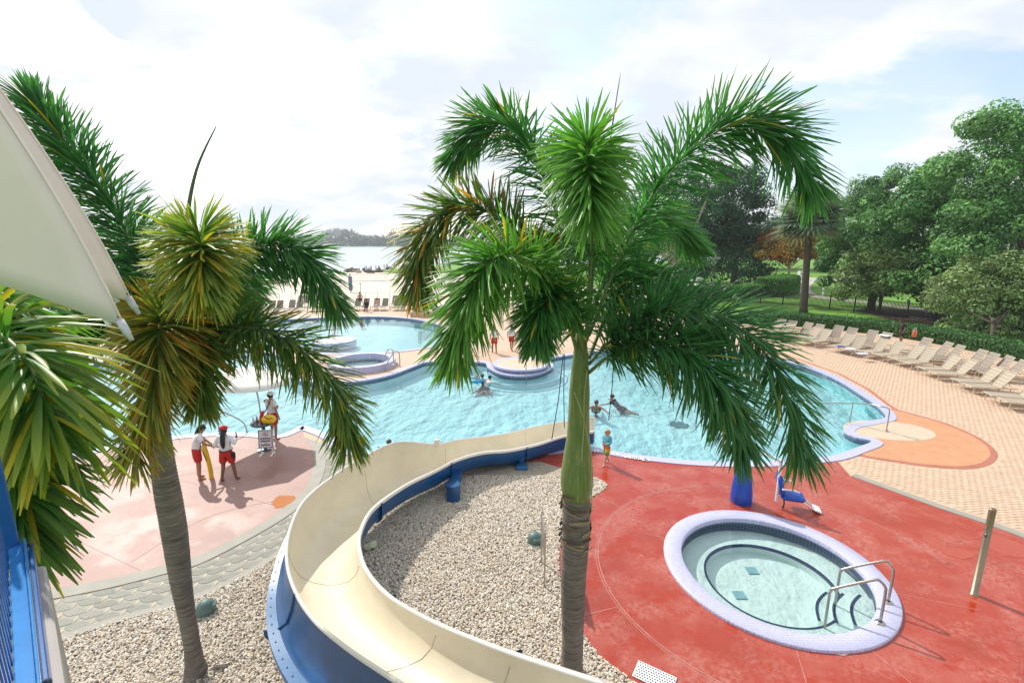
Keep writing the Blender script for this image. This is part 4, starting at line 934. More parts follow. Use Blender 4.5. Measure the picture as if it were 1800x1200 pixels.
tree('broadleaf_tree', 'rounded green tree just right of the silver fan palm', G(1530, 545), [E_(1530, 400, 53, 3.8, 3.5, 3.6), E_(1500, 430, 52, 3.2, 3, 3.4), E_(1560, 350, 53, 3.0, 3, 3.0), E_(1490, 470, 52, 3.2, 2.5, 3.0), E_(1560, 460, 52, 3.2, 3, 3.4)], 115, 1.1, 250, .16, OAK, 105, .3, group='trees along the right side')
tree('ornamental_tree', 'olive-green loose small tree overhanging the black fence', G(1545, 548), [E_(1535, 480, 48, 2.9, 2.5, 2.6), E_(1590, 490, 47, 2.6, 2.4, 2.8), E_(1510, 500, 48, 2.0, 2, 1.9)], 120, .9, 150, .14, OLV, 107, .12, m_bark, group='trees along the right side', limbs=10)
tree('ornamental_tree', 'pale olive small tree drooping over the hedge by the back loungers', G(1740, 612), [E_(1735, 510, 35, 2.8, 2.3, 2.7), E_(1690, 520, 35, 2.2, 2, 2.0), E_(1790, 530, 34, 2.6, 2.2, 2.8), E_(1720, 570, 34, 2.0, 1.8, 1.5), E_(1840, 560, 34, 2.6, 2, 2.8)], 170, .85, 160, .12, OLV, 109, .12, m_bark, group='trees along the right side', limbs=10)
tree('broadleaf_tree', 'dark dense round tree behind the clipped hedges', G(1290, 498), [E_(1270, 380, 80, 7.0, 6, 8.0), E_(1262, 440, 79, 7.6, 6, 6.0), E_(1295, 350, 80, 4.6, 5, 5.5), E_(1235, 400, 80, 6, 5, 6), E_(1268, 470, 79, 7.4, 6, 3.6)], 200, 1.8, 230, .23, DARK, 111, .5, group='trees beyond the lawn')
tree('broadleaf_tree', 'tree with pale forked trunk behind the palm fronds', G(1186, 522), [E_(1150, 380, 62, 5.5, 5, 4.5), E_(1190, 350, 62, 4.5, 4, 4), E_(1110, 420, 62, 4, 4, 3.2)], 80, 1.2, 130, .2, DARK, 113, .55, m_bark_pale, group='trees beyond the lawn', trunk_top=5.0, limbs=12)
tree('crape_myrtle', 'small tree with orange autumn leaves beside the path', G(1385, 497), [E_(1385, 428, 76, 4.4, 3.5, 2.4), E_(1358, 448, 75, 3.2, 3, 2.3), E_(1412, 442, 75, 3.4, 3, 2.4)], 120, 1.15, 150, .25, OR, 115, .18, m_bark_pale, group='trees beyond the lawn', limbs=12, lo=-.3)
for k, (px, Y, top, wd) in enumerate(((1080, 125, 405, 9), (1150, 132, 395, 10), (1230, 128, 385, 10), (1340, 126, 380, 10), (1440, 122, 372, 10), (1020, 140, 412, 9), (1530, 110, 360, 10), (1660, 95, 330, 10), (1780, 90, 300, 10), (960, 150, 414, 9))):
    b = A(px, 425, Y); b.z = 0; tp = A(px, top, Y).z; w_ = ['leftmost', 'second', 'third', 'fourth', 'fifth', 'sixth', 'seventh', 'eighth', 'ninth', 'last'][sorted([1080, 1150, 1230, 1340, 1440, 1020, 1530, 1660, 1780, 960]).index(px)]
    tree('background_tree', 'dark background tree of the wood line, %s from the lake side' % w_, b, [((b.x, b.y, tp * .66), (wd, wd * .8, tp * .36)), ((b.x + wd * .5, b.y - 1, tp * .45), (wd * .7, wd * .6, tp * .3)), ((b.x - wd * .5, b.y + 1, tp * .5), (wd * .7, wd * .6, tp * .3))], 70, 2.1, 90, .42, DARK if k % 2 else OAK, 130 + k, .4, group='background trees of the wood line', limbs=4)

# silver fan palm (trunk and costapalmate leaves)
fb = G(1412, 549); fp = thing('fan_palm', 'silver-green fan palm with dark straight trunk beyond the hedge', 'palm tree', tuple(fb))
ct = A(1424, 375, fb.y) - fb
MB().tube(catmull([Vector((0, 0, -.1)), ct * .5, ct * .96], 6), [.42, .36, .34, .33, .32, .31, .3, .3, .3, .3, .3, .3, .32], 14).build('trunk', m_bark, fp, True)
SIL = [(.24, .29, .25), (.19, .25, .20), (.30, .34, .30)]; r = np.random.default_rng(5)
for k in range(34):
    az = 2.399 * k; el = R(80 - 115 * (k / 33)); d = Vector((math.cos(az) * math.cos(el), math.sin(az) * math.cos(el), math.sin(el)))
    pet = random.uniform(1.3, 1.9); s0 = ct * .97 + Vector((0, 0, .2 - .5 * k / 33)); c = s0 + d * pet - Vector((0, 0, .12)); L = random.uniform(1.8, 2.3)
    side = d.cross(Vector((0, 0, 1))); side = side.normalized() if side.length > .1 else Vector((1, 0, 0)); upv = side.cross(d).normalized()
    V_, F_, C_ = [], [], []; nn = 36; col = np.array(SIL[k % 3]) if k < 31 else np.array((.26, .21, .13))
    for i in range(nn):
        a = R(-130 + 260 * i / (nn - 1)); dd = (d * math.cos(a) + side * math.sin(a) + upv * .18 * (1 if i % 2 else -.6)).normalized(); p1 = c + dd * L * .55; p2 = c + dd * L * random.uniform(.9, 1.05) - Vector((0, 0, .22))
        wv = dd.cross(upv).normalized() * .13; b0 = len(V_); V_ += [c - wv * .3, c + wv * .3, p1 + wv, p1 - wv, p2]; F_ += [(b0, b0 + 1, b0 + 2, b0 + 3), (b0 + 3, b0 + 2, b0 + 4, b0 + 4)]; C_ += [col * random.uniform(.75, 1.25)] * 5
    me = bpy.data.meshes.new('fan_leaf'); me.from_pydata([tuple(v) for v in V_], [], [f if f[2] != f[3] else f[:3] for f in F_]); at = me.color_attributes.new('Col', 'FLOAT_COLOR', 'POINT')
    for d_, cc in zip(at.data, C_): d_.color = (*cc, 1)
    me.materials.append(m_leaf); fl = link('fan_leaf', me, fp); MB().tube([s0, s0.lerp(c, .5) + Vector((0, 0, .05)), c], [.04, .03, .02], 5).build('petiole', m_rachis, fl)
for k in range(3):
    q = ct * .9 + Vector((.7 * (k - 1), -.5, -.3)); MB().tube([ct * .95, q + Vector((0, 0, .4)), q], [.03, .02, .05], 6).build('flower_stalk', M('orange_flower', (.5, .16, .05), .7, .2) if k == 0 else bpy.data.materials['orange_flower'], fp)

# hedges: clipped solid body with leaves on its skin
def hedge(label, spine, wd, ht, cols, per=420, size=.06, seed=1, round_=False, group='clipped hedges'):
    sp = [Vector(p) for p in spine]; o = thing('hedge', label, 'hedge', tuple(sp[0]), group=group); b = sp[0]; r = np.random.default_rng(seed)
    pl = catmull(sp, 6) if len(sp) > 2 else [sp[0].lerp(sp[1], i / 8) for i in range(9)]; secs_ = []
    for i, p in enumerate(pl):
        t = (pl[min(i + 1, len(pl) - 1)] - pl[max(i - 1, 0)]).normalized(); n_ = Vector((-t.y, t.x, 0)); e = 1.0
        if i in (0, len(pl) - 1): e = .8
        secs_.append([p - b + n_ * x * wd * .5 * e + Vector((0, 0, z * ht * (1 if e == 1 else .95))) for x, z in ((-1, 0), (-1.02, .5), (-.97, .9), (-.8, 1), (0, 1.03), (.8, 1), (.97, .9), (1.02, .5), (1, 0))])
    m = loft(secs_, True); k = len(secs_[0]); m.f += [tuple(range(k)), tuple(reversed(range((len(secs_) - 1) * k, len(secs_) * k)))]
    bo_ = m.build('hedge_body', M('hedge_inner_twigs', (.02, .04, .016), .95, .3, 6) if 'hedge_inner_twigs' not in bpy.data.materials else bpy.data.materials['hedge_inner_twigs'], o)
    me = bo_.data; me.calc_loop_triangles(); V = np.array([v.co for v in me.vertices]); T = np.array([t.vertices for t in me.loop_triangles]); ar = np.array([t.area for t in me.loop_triangles]); n = int(ar.sum() * per)
    ti = r.choice(len(T), n, p=ar / ar.sum()); u = r.random((n, 2)); fl = u.sum(1) > 1; u[fl] = 1 - u[fl]; P = V[T[ti, 0]] + (V[T[ti, 1]] - V[T[ti, 0]]) * u[:, :1] + (V[T[ti, 2]] - V[T[ti, 0]]) * u[:, 1:]
    cen = V.mean(0); P += r.normal(0, size * .6, (n, 3)); nr = np.array([tuple(t.normal) for t in me.loop_triangles])[ti] + r.normal(0, .6, (n, 3)); nr /= np.linalg.norm(nr, axis=1)[:, None]
    t = np.cross(nr, r.normal(size=(n, 3))); t /= np.linalg.norm(t, axis=1)[:, None]; bb = np.cross(nr, t); s = (size * r.uniform(.6, 1.4, n))[:, None]
    Q = np.stack([P - t * s, P + bb * s * .5, P + t * s, P - bb * s * .5], 1).reshape(-1, 3); c = np.repeat(np.array(cols)[r.integers(0, len(cols), n)] * r.uniform(.7, 1.35, (n, 1)), 4, 0)
    l = link('foliage', fast_mesh('foliage', Q, np.arange(n * 4).reshape(n, 4), m_tree, c), o); return o
HG = [(.06, .16, .04), (.07, .18, .045), (.045, .12, .032)]; HB = [(.10, .26, .045), (.12, .30, .05), (.08, .21, .04)]
hedge('long loose green hedge behind the back row of loungers', [G(1300, 564), G(1420, 572), G(1560, 587), G(1690, 608), G(1840, 640)], 2.0, .85, HG, 330, .085, 1, group=None)
hedge('long low clipped hedge right of the pale forked tree', [G(1200, 524), G(1260, 526), G(1345, 518)], 2.2, 1.45, HB, 260, .08, 2)
hedge('tall round-ended clipped hedge beside the path', [G(1345, 521), G(1366, 518), G(1385, 512)], 3.0, 2.3, HB, 260, .08, 3)
hedge('low clipped hedge in front of the background trees', [G(1055, 490), G(1150, 490), G(1240, 488)], 2.0, 1.3, HG, 160, .1, 4)
hedge('far low hedge beyond the picnic tables', [G(1290, 484), G(1330, 484), G(1345, 483)], 2, 1.1, HB, 160, .1, 5)

# lawn path, mulch
m_path = M('path_concrete', (.46, .41, .36), .8, .08, 1)
pth = ribbon(catmull(pw([(1425, 488), (1415, 500), (1412, 512), (1440, 522), (1500, 529), (1560, 536), (1640, 546), (1720, 556), (1850, 575)]), 5), -1.0, 1.0, -.05, .02).build('garden_path', m_path); tag(pth, kind='structure')
tag(ribbon(catmull(pw([(1330, 488), (1400, 490), (1460, 492), (1520, 494)]), 5), -1.6, 1.6, -.05, .024).build('garden_path', m_path), kind='structure')
tag(MB().prism([tuple(G(x, y)[:2]) for x, y in ((1090, 512), (1130, 503), (1330, 498), (1360, 503), (1300, 512), (1200, 516), (1110, 524))], -.05, .012).build('picnic_terrace', M('terrace_paving', (.34, .31, .28), .85, .1, 1)), kind='structure')
tag(MB().prism([tuple(G(x, y)[:2]) for x, y in ((1500, 545), (1560, 541), (1720, 560), (1800, 590), (1700, 580), (1580, 566))], -.05, .014).build('mulch_bed', M('mulch', (.10, .06, .04), .95, .3, 6, .6, 20)), kind='structure')
for k, (x, y) in enumerate(((1446, 520), (1545, 535), (1594, 541))):
    p = G(x, y); t = thing('bollard_light', 'small grey bollard light on the path edge, %s from the fan palm' % ('first', 'second', 'third')[k], 'bollard', tuple(p), group='path bollard lights')
    MB().lathe([(.11, 0), (.10, .05), (.09, .75), (.1, .76), (.1, .95), (.07, 1.0), (0, 1.01)], 14).build('post', m_white, t, True); MB().lathe([(.092, .6), (.092, .74)], 14).build('lens', m_bolt, t)

# black picket fence
fe = [Vector(p) for p in pw([(1190, 527), (1300, 531), (1420, 540), (1560, 555), (1690, 573), (1800, 592)])]; fc_ = catmull(fe, 24); ln = [0]
for a, b in zip(fc_, fc_[1:]): ln.append(ln[-1] + (b - a).length)
fence = thing('picket_fence', 'low black metal picket fence between hedge and lawn', 'fence', tuple(fc_[0])); fo = fence.location
def on_f(s):
    i = min(max(j for j in range(len(ln)) if ln[j] <= s), len(ln) - 2); return fc_[i].lerp(fc_[i + 1], (s - ln[i]) / (ln[i + 1] - ln[i])), (fc_[i + 1] - fc_[i]).normalized()
pk = MB().box((0, 0, .75), (.045, .035, 1.40), ch=.006).mesh('picket', m_black); ps = MB().box((0, 0, .8), (.10, .10, 1.6), ch=.01).add(*(lambda m: (m.v, m.f))(MB().box((0, 0, 1.63), (.13, .13, .05), ch=.01))).mesh('post', m_black)
npk = 280; 
for k in range(npk):
    p, t = on_f(ln[-1] * (k + .5) / npk); o = link('picket', pk, fence); o.location = p - fo; o.rotation_euler = (0, 0, math.atan2(t.y, t.x))
for k in range(15):
    p, t = on_f(min(ln[-1] - .01, ln[-1] * k / 14)); o = link('post', ps, fence); o.location = p - fo; o.rotation_euler = (0, 0, math.atan2(t.y, t.x))
for z in (.16, 1.38): MB().tube([p - fo + Vector((0, 0, z)) for p in fc_], .024, 6).build('fence_rail', m_black, fence)

# far shore wood (one mass across the lake)
r = np.random.default_rng(77); n = 1500
X_ = np.sort(r.uniform(-620, 60, n)); hh = 11 + 5 * np.sin(X_ * .021) + 4 * np.sin(X_ * .07 + 1) + r.uniform(-2, 4, n); hh = np.where((X_ > -190) & (X_ < -150), hh + 7, hh); hh = np.where((X_ > -262) & (X_ < -236), hh + 5, hh)
Yb = r.uniform(725, 790, n); C_ = np.stack([X_, Yb, hh * r.uniform(.05, .86, n)], 1)
V, F_, cc = leaf_cloud(C_, r.uniform(3, 5.5, n), 42, 1.6, [(.05, .09, .035), (.04, .075, .03), (.06, .10, .045)], 78, 1.1)
tag(link('far_shore_wood', fast_mesh('far_shore_wood', V, F_, m_tree, cc)), 'hazy wood lining the far shore of the lake', 'woodland', kind='stuff')
n = 160; X_ = r.uniform(-520, -330, n); C_ = np.stack([X_, r.uniform(1180, 1240, n), 16 + 16 * np.exp(-((X_ + 430) / 38) ** 2) * r.uniform(.6, 1.2, n)], 1)
V, F_, cc = leaf_cloud(C_, r.uniform(5, 8, n), 50, 2.2, [(.05, .08, .04)], 79, 1)
tag(link('distant_hill_wood', fast_mesh('distant_hill_wood', V, F_, m_tree, cc)), 'faint domed wooded rise beyond the far shore', 'woodland', kind='stuff')
# ================================================================== LOUNGERS
def sling_mat(name, col):
    m, t, b, o = pmat(name); c = N(t, 'ShaderNodeTexCoord'); wv = N(t, 'ShaderNodeTexWave', wave_type='BANDS', bands_direction='X'); t.links.new(c.outputs['Object'], wv.inputs['Vector'])
    wv.inputs['Scale'].default_value = 3.2; r = ramp(t, wv.outputs['Fac'], [(.02, mulc(col, .62)), (.14, col)]); t.links.new(r.outputs[0], b.inputs['Base Color']); b.inputs['Roughness'].default_value = .75
    return m
m_sling = sling_mat('tan_sling', (.40, .34, .255)); m_sling2 = sling_mat('taupe_sling', (.28, .235, .19)); m_frame = M('almond_frame', (.54, .46, .34), .4, .04)
def make_lounger(sm, back_deg=54, flat=False):
    """foot end at x=0, head towards +x; 0.66 wide, 1.95 long"""
    t = bpy.data.objects.new('sun_lounger', None); COL.objects.link(t); hw = .32; zs = .36; hx = 1.18
    bx = .86 * math.cos(R(back_deg)); bz = .86 * math.sin(R(back_deg))
    def panel(p0, p1, nm, sag):
        m = MB(); V_ = []; n = 8
        for i in range(n + 1):
            u = i / n; p = Vector(p0).lerp(Vector(p1), u)
            for y, d in ((-hw + .03, 0), (0, sag), (hw - .03, 0)): V_.append((p.x, y, p.z - d))
        m.add(V_, [(i * 3 + k, i * 3 + k + 1, i * 3 + k + 4, i * 3 + k + 3) for i in range(n) for k in range(2)])
        m.add([(x, y, z - .012) for x, y, z in V_], [tuple(reversed((i * 3 + k, i * 3 + k + 1, i * 3 + k + 4, i * 3 + k + 3))) for i in range(n) for k in range(2)])
        return m.build(nm, sm, t)
    panel((.03, 0, zs + .012), (hx, 0, zs + .012), 'seat_sling', .025); panel((hx + .02, 0, zs + .015), (hx + bx, 0, zs + bz), 'back_sling', .02)
    for s in (-1, 1):
        MB().tube(catmull([(0, s * hw, zs - .05), (.04, s * hw, zs), (.6, s * hw, zs), (hx + .62, s * hw, zs - .01)], 4), .021, 6).build('side_rail', m_frame, t, True)
        MB().tube([(hx, s * (hw - .015), zs + .01), (hx + bx, s * (hw - .015), zs + bz)], .018, 6).build('back_rail', m_frame, t, True)
        MB().tube([(.16, s * hw, zs), (.10, s * (hw + .01), 0)], [.021, .018], 6).build('leg', m_frame, t); MB().tube([(hx + .34, s * hw, zs), (hx + .42, s * (hw + .01), 0)], [.021, .018], 6).build('leg', m_frame, t)
    MB().tube([(.03, -hw, zs), (.03, hw, zs)], .018, 6).build('cross_bar', m_frame, t); MB().tube([(hx + bx, -hw, zs + bz), (hx + bx, hw, zs + bz)], .018, 6).build('cross_bar', m_frame, t)
    MB().tube([(hx + bx * .6, 0, zs + bz * .55), (hx + .55, 0, zs)], .012, 5).build('back_prop', m_frame, t)
    return t
protoA = make_lounger(m_sling); protoB = make_lounger(m_sling2, 58)
used = {id(protoA): False, id(protoB): False}
def put_lounger(proto, p, rz, label, group):
    o = proto if not used[id(proto)] else copy_tree(proto); used[id(proto)] = True
    o.location = (p.x, p.y, .032); o.rotation_euler = (0, 0, rz); tag(o, label, 'sun lounger', group); return o
def ordn(k): return ('first', 'second', 'third', 'fourth', 'fifth', 'sixth', 'seventh', 'eighth', 'ninth', 'tenth', 'eleventh', 'twelfth', 'thirteenth', 'fourteenth', 'fifteenth', 'sixteenth', 'seventeenth', 'eighteenth')[k]
front_px = [(1748, 722), (1737, 707), (1694, 692), (1677, 680), (1634, 668), (1617, 658), (1586, 650), (1565, 641), (1532, 637), (1519, 630), (1484, 628), (1459, 620), (1424, 613), (1400, 605), (1360, 600), (1342, 594)]
P_ = pw(front_px); fr = []
for k, p in enumerate(P_):
    a, b = P_[max(k - 3, 0)], P_[min(k + 3, len(P_) - 1)]; t = (b - a).normalized(); rz = math.atan2(t.y, t.x) - math.pi / 2
    fr.append((p, rz))
# pairs: two side by side at 0.72 m
pairs = pw([(1742, 712), (1685, 686), (1626, 663), (1575, 645), (1525, 632), (1472, 622), (1412, 608), (1352, 597)]); cnt = 0
GR1 = 'front row of loungers right of the pool'; GR2 = 'back row of loungers by the hedge'
dirs = []
for k, p in enumerate(pairs):
    a, b = pairs[max(k - 1, 0)], pairs[min(k + 1, len(pairs) - 1)]; t = (b - a).normalized(); rz = math.atan2(t.y, t.x) - math.pi / 2 + (0.06 if k % 2 else -.05); dirs.append((t, rz))
    for s in (0, 1):
        q = p + t * (.42 * (1 if s else -1)) + Vector((math.cos(rz), math.sin(rz), 0)) * random.uniform(-.05, .08)
        put_lounger(protoA, q, rz + random.uniform(-.07, .07), 'tan sling lounger in the row nearest the pool, %s counted from the right edge' % ordn(cnt), GR1); cnt += 1
cnt = 0
for k, p in enumerate(pairs):
    t, rz = dirs[k]; d = Vector((math.cos(rz), math.sin(rz), 0)); c = G(*[(1790, 632), (1740, 620), (1680, 606), (1622, 594), (1550, 584.5), (1489, 576), (1433, 570), (1384, 564)][k], 1.06) - d * 1.66; c.z = 0
    for s in (0, 1):
        if k == 3 and s == 1: continue
        put_lounger(protoB, c + t * (.42 * (1 if s else -1)), rz + random.uniform(-.04, .04), 'tan sling lounger in the row along the hedge, %s counted from the right edge' % ordn(cnt), GR2); cnt += 1
# towels on front-row loungers
m_towel = M('blue_white_towel', (.62, .66, .78), .95, .2, 6, .5, 30); m_towel_b = M('blue_towel', (.05, .08, .40), .95, .2, 6, .5, 30)
def towel(px, py, z, sx, sy, mt, label):
    p = G(px, py, z); m = MB(); n = 7; V_ = []
    for i in range(n):
        for j in range(n):
            x, y = (i / (n - 1) - .5) * sx, (j / (n - 1) - .5) * sy; V_.append((x, y, .05 * math.exp(-((x / sx * 2) ** 2 + (y / sy * 2) ** 2)) + .03 * random.random()))
    m.add(V_, [(i * n + j, i * n + n + j, i * n + n + j + 1, i * n + j + 1) for i in range(n - 1) for j in range(n - 1)])
    o = m.build('towel', mt, smooth=True); o.location = p; o.modifiers.new('t', 'SOLIDIFY').thickness = .02; return tag(o, label, 'towel')
towel(1496, 614, .42, .5, .45, m_towel, 'white and blue towel crumpled on a front-row lounger'); towel(1478, 609, .42, .4, .3, m_towel_b, 'dark blue towel on a front-row lounger seat'); towel(1516, 622, .42, .55, .4, m_towel, 'white towel hanging off the foot of a front-row lounger'); towel(1384, 568, .8, .5, .4, m_towel, 'white towel over the back of a hedge-row lounger')
# loungers on the beach side, facing the camera
GR3 = 'loungers between round pool and beach'; cnt = 0
for k, (x, y) in enumerate([(398, 556), (412, 555), (434, 553.5), (449, 553), (469, 552), (483, 551.5), (505, 550.5), (519, 550), (545, 549), (559, 548.5), (583, 548), (597, 547.5)]):
    put_lounger(protoB, G(x, y), math.pi / 2 + .05, 'taupe lounger in the far row left of the fountain, %s counted from the left' % ordn(k), GR3)
for k, (x, y) in enumerate([(622, 547), (637, 547), (656, 547), (671, 547), (692, 547), (706, 547), (716, 543.5), (727, 543.5)]):
    put_lounger(protoB, G(x, y), math.pi / 2 - .03, 'taupe lounger in the far row by the red board, %s counted from the left' % ordn(k), GR3)
for k, (x, y) in enumerate([(520, 541), (530, 541), (690, 541), (700, 541)]):
    put_lounger(protoB, G(x, y), math.pi / 2, 'taupe lounger standing behind the far row, %s counted from the left' % ordn(k), GR3)
# beach chairs near the water
bc0 = None
for k in range(8):
    p = G(452 + k * 7.4, 505 - k * .55); lab = 'tan beach chair on the sand near the lake, %s from the left' % ordn(k)
    if bc0 is None:
        bc0 = thing('beach_chair', lab, 'beach chair', tuple(p), R(95), 'beach chairs on the sand'); m = MB()
        MB().box((.3, 0, .28), (.62, .62, .05), Matrix.Rotation(R(-6), 3, 'Y'), .01).build('seat', m_sling, bc0); MB().box((-.2, 0, .62), (.06, .62, .85), Matrix.Rotation(R(-24), 3, 'Y'), .01).build('backrest', m_sling, bc0)
        for sx in (.5, -.15):
            for sy in (-.3, .3): MB().tube([(sx, sy, .3), (sx + .05, sy, 0)], .02, 5).build('leg', m_frame, bc0)
    else:
        o = copy_tree(bc0); o.location = p; tag(o, lab, 'beach chair', 'beach chairs on the sand')

# ================================================================== PEOPLE
def skin_mesh(name, verts, edges, radii, mat, sub=2, root=0):
    me = bpy.data.meshes.new(name); me.from_pydata([tuple(v) for v in verts], edges, []); ob = bpy.data.objects.new(name, me); COL.objects.link(ob)
    ob.modifiers.new('s', 'SKIN'); sd = me.skin_vertices[0].data
    for i, r_ in enumerate(radii): sd[i].radius = r_ if hasattr(r_, '__len__') else (r_, r_); sd[i].use_root = (i == root)
    s = ob.modifiers.new('u', 'SUBSURF'); s.levels = sub; s.render_levels = sub
    dg = bpy.context.evaluated_depsgraph_get(); dg.update(); m2 = bpy.data.meshes.new_from_object(ob.evaluated_get(dg)); bpy.data.objects.remove(ob)
    m2.materials.clear(); m2.materials.append(mat); m2.polygons.foreach_set('use_smooth', [True] * len(m2.polygons)); return m2
def person(label, loc, rz, h, pose=None, skin=None, shirt=None, shorts=None, hair=None, long_hair=False, cap=None, shoes=None, sleeves=True, group=None, fingers=True, shorts_len=.8, face=True):
    """one continuous body (skin surface over a posed skeleton); facing +y; 1.7 m scaled to h"""
    J = dict(pel=(0, 0, .95), wai=(0, 0, 1.10), che=(0, .0, 1.31), nec=(0, 0, 1.46), hb=(0, .015, 1.54), ht=(0, .02, 1.635),
             hl=(-.09, 0, .89), kl=(-.10, .015, .49), al=(-.10, -.02, .085), tl=(-.115, .14, .03), hr=(.09, 0, .89), kr=(.10, .015, .49), ar=(.10, -.02, .085), tr=(.115, .14, .03),
             sl=(-.165, 0, 1.39), el=(-.235, -.03, 1.13), wl=(-.25, .05, .90), pl=(-.25, .08, .83), sr=(.165, 0, 1.39), er=(.235, -.03, 1.13), wr=(.25, .05, .90), pr=(.25, .08, .83))
    J.update(pose or {}); J = {k: Vector(v) for k, v in J.items()}
    RD = dict(pel=(.145, .10), wai=(.125, .09), che=(.145, .10), nec=.055, hb=.075, ht=.088, hl=.088, kl=.058, al=.04, tl=.035, hr=.088, kr=.058, ar=.04, tr=.035, sl=.06, el=.042, wl=.029, pl=.034, sr=.06, er=.042, wr=.029, pr=.034)
    ks = list(J); ix = {k: i for i, k in enumerate(ks)}
    ED = [('pel', 'wai'), ('wai', 'che'), ('che', 'nec'), ('nec', 'hb'), ('hb', 'ht'), ('pel', 'hl'), ('hl', 'kl'), ('kl', 'al'), ('al', 'tl'), ('pel', 'hr'), ('hr', 'kr'), ('kr', 'ar'), ('ar', 'tr'), ('che', 'sl'), ('sl', 'el'), ('el', 'wl'), ('wl', 'pl'), ('che', 'sr'), ('sr', 'er'), ('er', 'wr'), ('wr', 'pr')]
    t = thing('person', label, 'person', tuple(loc), rz, group); t.scale = (h / 1.7,) * 3
    me = skin_mesh('body', [J[k] for k in ks], [(ix[a], ix[b]) for a, b in ED], [RD[k] for k in ks], skin)
    mb = MB(); mb.add([v.co for v in me.vertices], [tuple(p.vertices) for p in me.polygons])
    if fingers:
        for w_, p_ in (('wl', 'pl'), ('wr', 'pr')):
            d = (J[p_] - J[w_]).normalized(); sd_ = d.cross(Vector((1, 0, 0))).normalized() if abs(d.x) < .9 else Vector((0, 0, 1)); n_ = d.cross(sd_)
            for q, ln_ in zip((-.024, -.008, .008, .024), (.062, .075, .07, .055)):
                b = J[p_] + sd_ * q + d * .015; mb.tube([b, b + d * ln_ * .55, b + d * ln_ * .9 + n_ * .018], [.0095, .009, .007], 6)
            b = J[p_] + sd_ * .03 - d * .01; mb.tube([b, b + (d + sd_).normalized() * .035, b + (d * 1.4 + sd_).normalized() * .06], [.011, .010, .008], 6)
    hd = (J['ht'] - J['hb']).normalized()
    fw = Vector((0, 1, 0)); 
    if face:
        c = J['hb'].lerp(J['ht'], .35); mb.ball(c + fw * .088, (.013, .02, .022), 8, 6)
        for s in (-1, 1): mb.ball(c + Vector((s * .083, .0, .01)), (.012, .02, .03), 8, 6)
    body = mb.build('body', skin, t, True)
    if face:
        for s in (-1, 1): MB().ball(J['hb'].lerp(J['ht'], .55) + Vector((s * .033, .082, .0)), .010, 8, 6).build('eye', m_bolt, t)
        MB().box(J['hb'] + Vector((0, .078, -.012)), (.045, .012, .010), ch=.003).build('mouth', m_redp, t)
    if shirt:
        S_ = ['pel', 'wai', 'che', 'sl', 'el', 'sr', 'er']; P2 = {k: J[k].copy() for k in S_}; P2['pel'] = J['pel'].lerp(J['wai'], -.35); P2['up'] = J['che'].lerp(J['nec'], .62)
        f = 1.0 if sleeves == 'long' else .62
        if sleeves == 'long': P2['wl'] = J['el'].lerp(J['wl'], .9); P2['wr'] = J['er'].lerp(J['wr'], .9)
        else: P2['el'] = J['sl'].lerp(J['el'], f); P2['er'] = J['sr'].lerp(J['er'], f)
        rr_ = dict(pel=(.175, .135), wai=(.155, .12), che=(.17, .125), up=.085, sl=.083, el=.07, sr=.083, er=.07, wl=.05, wr=.05); kk = list(P2); ii = {k: i for i, k in enumerate(kk)}
        ed = [('pel', 'wai'), ('wai', 'che'), ('che', 'up'), ('che', 'sl'), ('sl', 'el'), ('che', 'sr'), ('sr', 'er')] + ([('el', 'wl'), ('er', 'wr')] if sleeves == 'long' else [])
        link('shirt', skin_mesh('shirt', [P2[k] for k in kk], [(ii[a], ii[b]) for a, b in ed], [rr_[k] for k in kk], shirt), t)
    if shorts:
        P2 = dict(top=J['pel'].lerp(J['wai'], .8), pel=J['pel'], hl=J['hl'], kl=J['hl'].lerp(J['kl'], shorts_len), hr=J['hr'], kr=J['hr'].lerp(J['kr'], shorts_len)); rr_ = dict(top=(.165, .125), pel=(.18, .135), hl=.118, kl=.118, hr=.118, kr=.118)
        kk = list(P2); ii = {k: i for i, k in enumerate(kk)}
        link('shorts', skin_mesh('shorts', [P2[k] for k in kk], [(ii[a], ii[b]) for a, b in [('top', 'pel'), ('pel', 'hl'), ('hl', 'kl'), ('pel', 'hr'), ('hr', 'kr')]], [rr_[k] for k in kk], shorts), t)
    hc = J['hb'].lerp(J['ht'], .75)
    if hair:
        m = MB().ball(hc + Vector((0, -.022, .022)), (.098, .105, .10), 16, 10)
        if long_hair: m.tube(catmull([hc + Vector((0, -.07, .02)), hc + Vector((0, -.12, -.12)), hc + Vector((0, -.15, -.28)), hc + Vector((0, -.14, -.44)), hc + Vector((0, -.13, -.52))], 4), [.07, .075, .08, .085, .09, .092, .095, .095, .095, .094, .09, .085, .075, .06, .045, .03, .012], 12, flat=.6)
        hr_ = m.build('hair', hair, t, True); hr_.modifiers.new('d', 'DISPLACE').strength = 0
    if cap:
        cp = MB().lathe([(.112, .0), (.112, .03), (.10, .07), (.07, .10), (.03, .115), (0, .118)], 16, hc + Vector((0, -.006, .03))).build('cap', cap, t, True)
        MB().box(hc + Vector((0, .135, .045)), (.15, .12, .012), Matrix.Rotation(R(-12), 3, 'X'), .005).build('cap_peak', cap, cp)
    if shoes:
        for a, b in (('al', 'tl'), ('ar', 'tr')):
            d = (J[b] - J[a]); d.z = 0; an_ = math.atan2(d.x, d.y); c = (J[a] + J[b]) / 2; MB().box((c.x, c.y, .014), (.095, .27, .028), Matrix.Rotation(-an_, 3, 'Z'), .01).build('sandal', shoes, t)
    return t
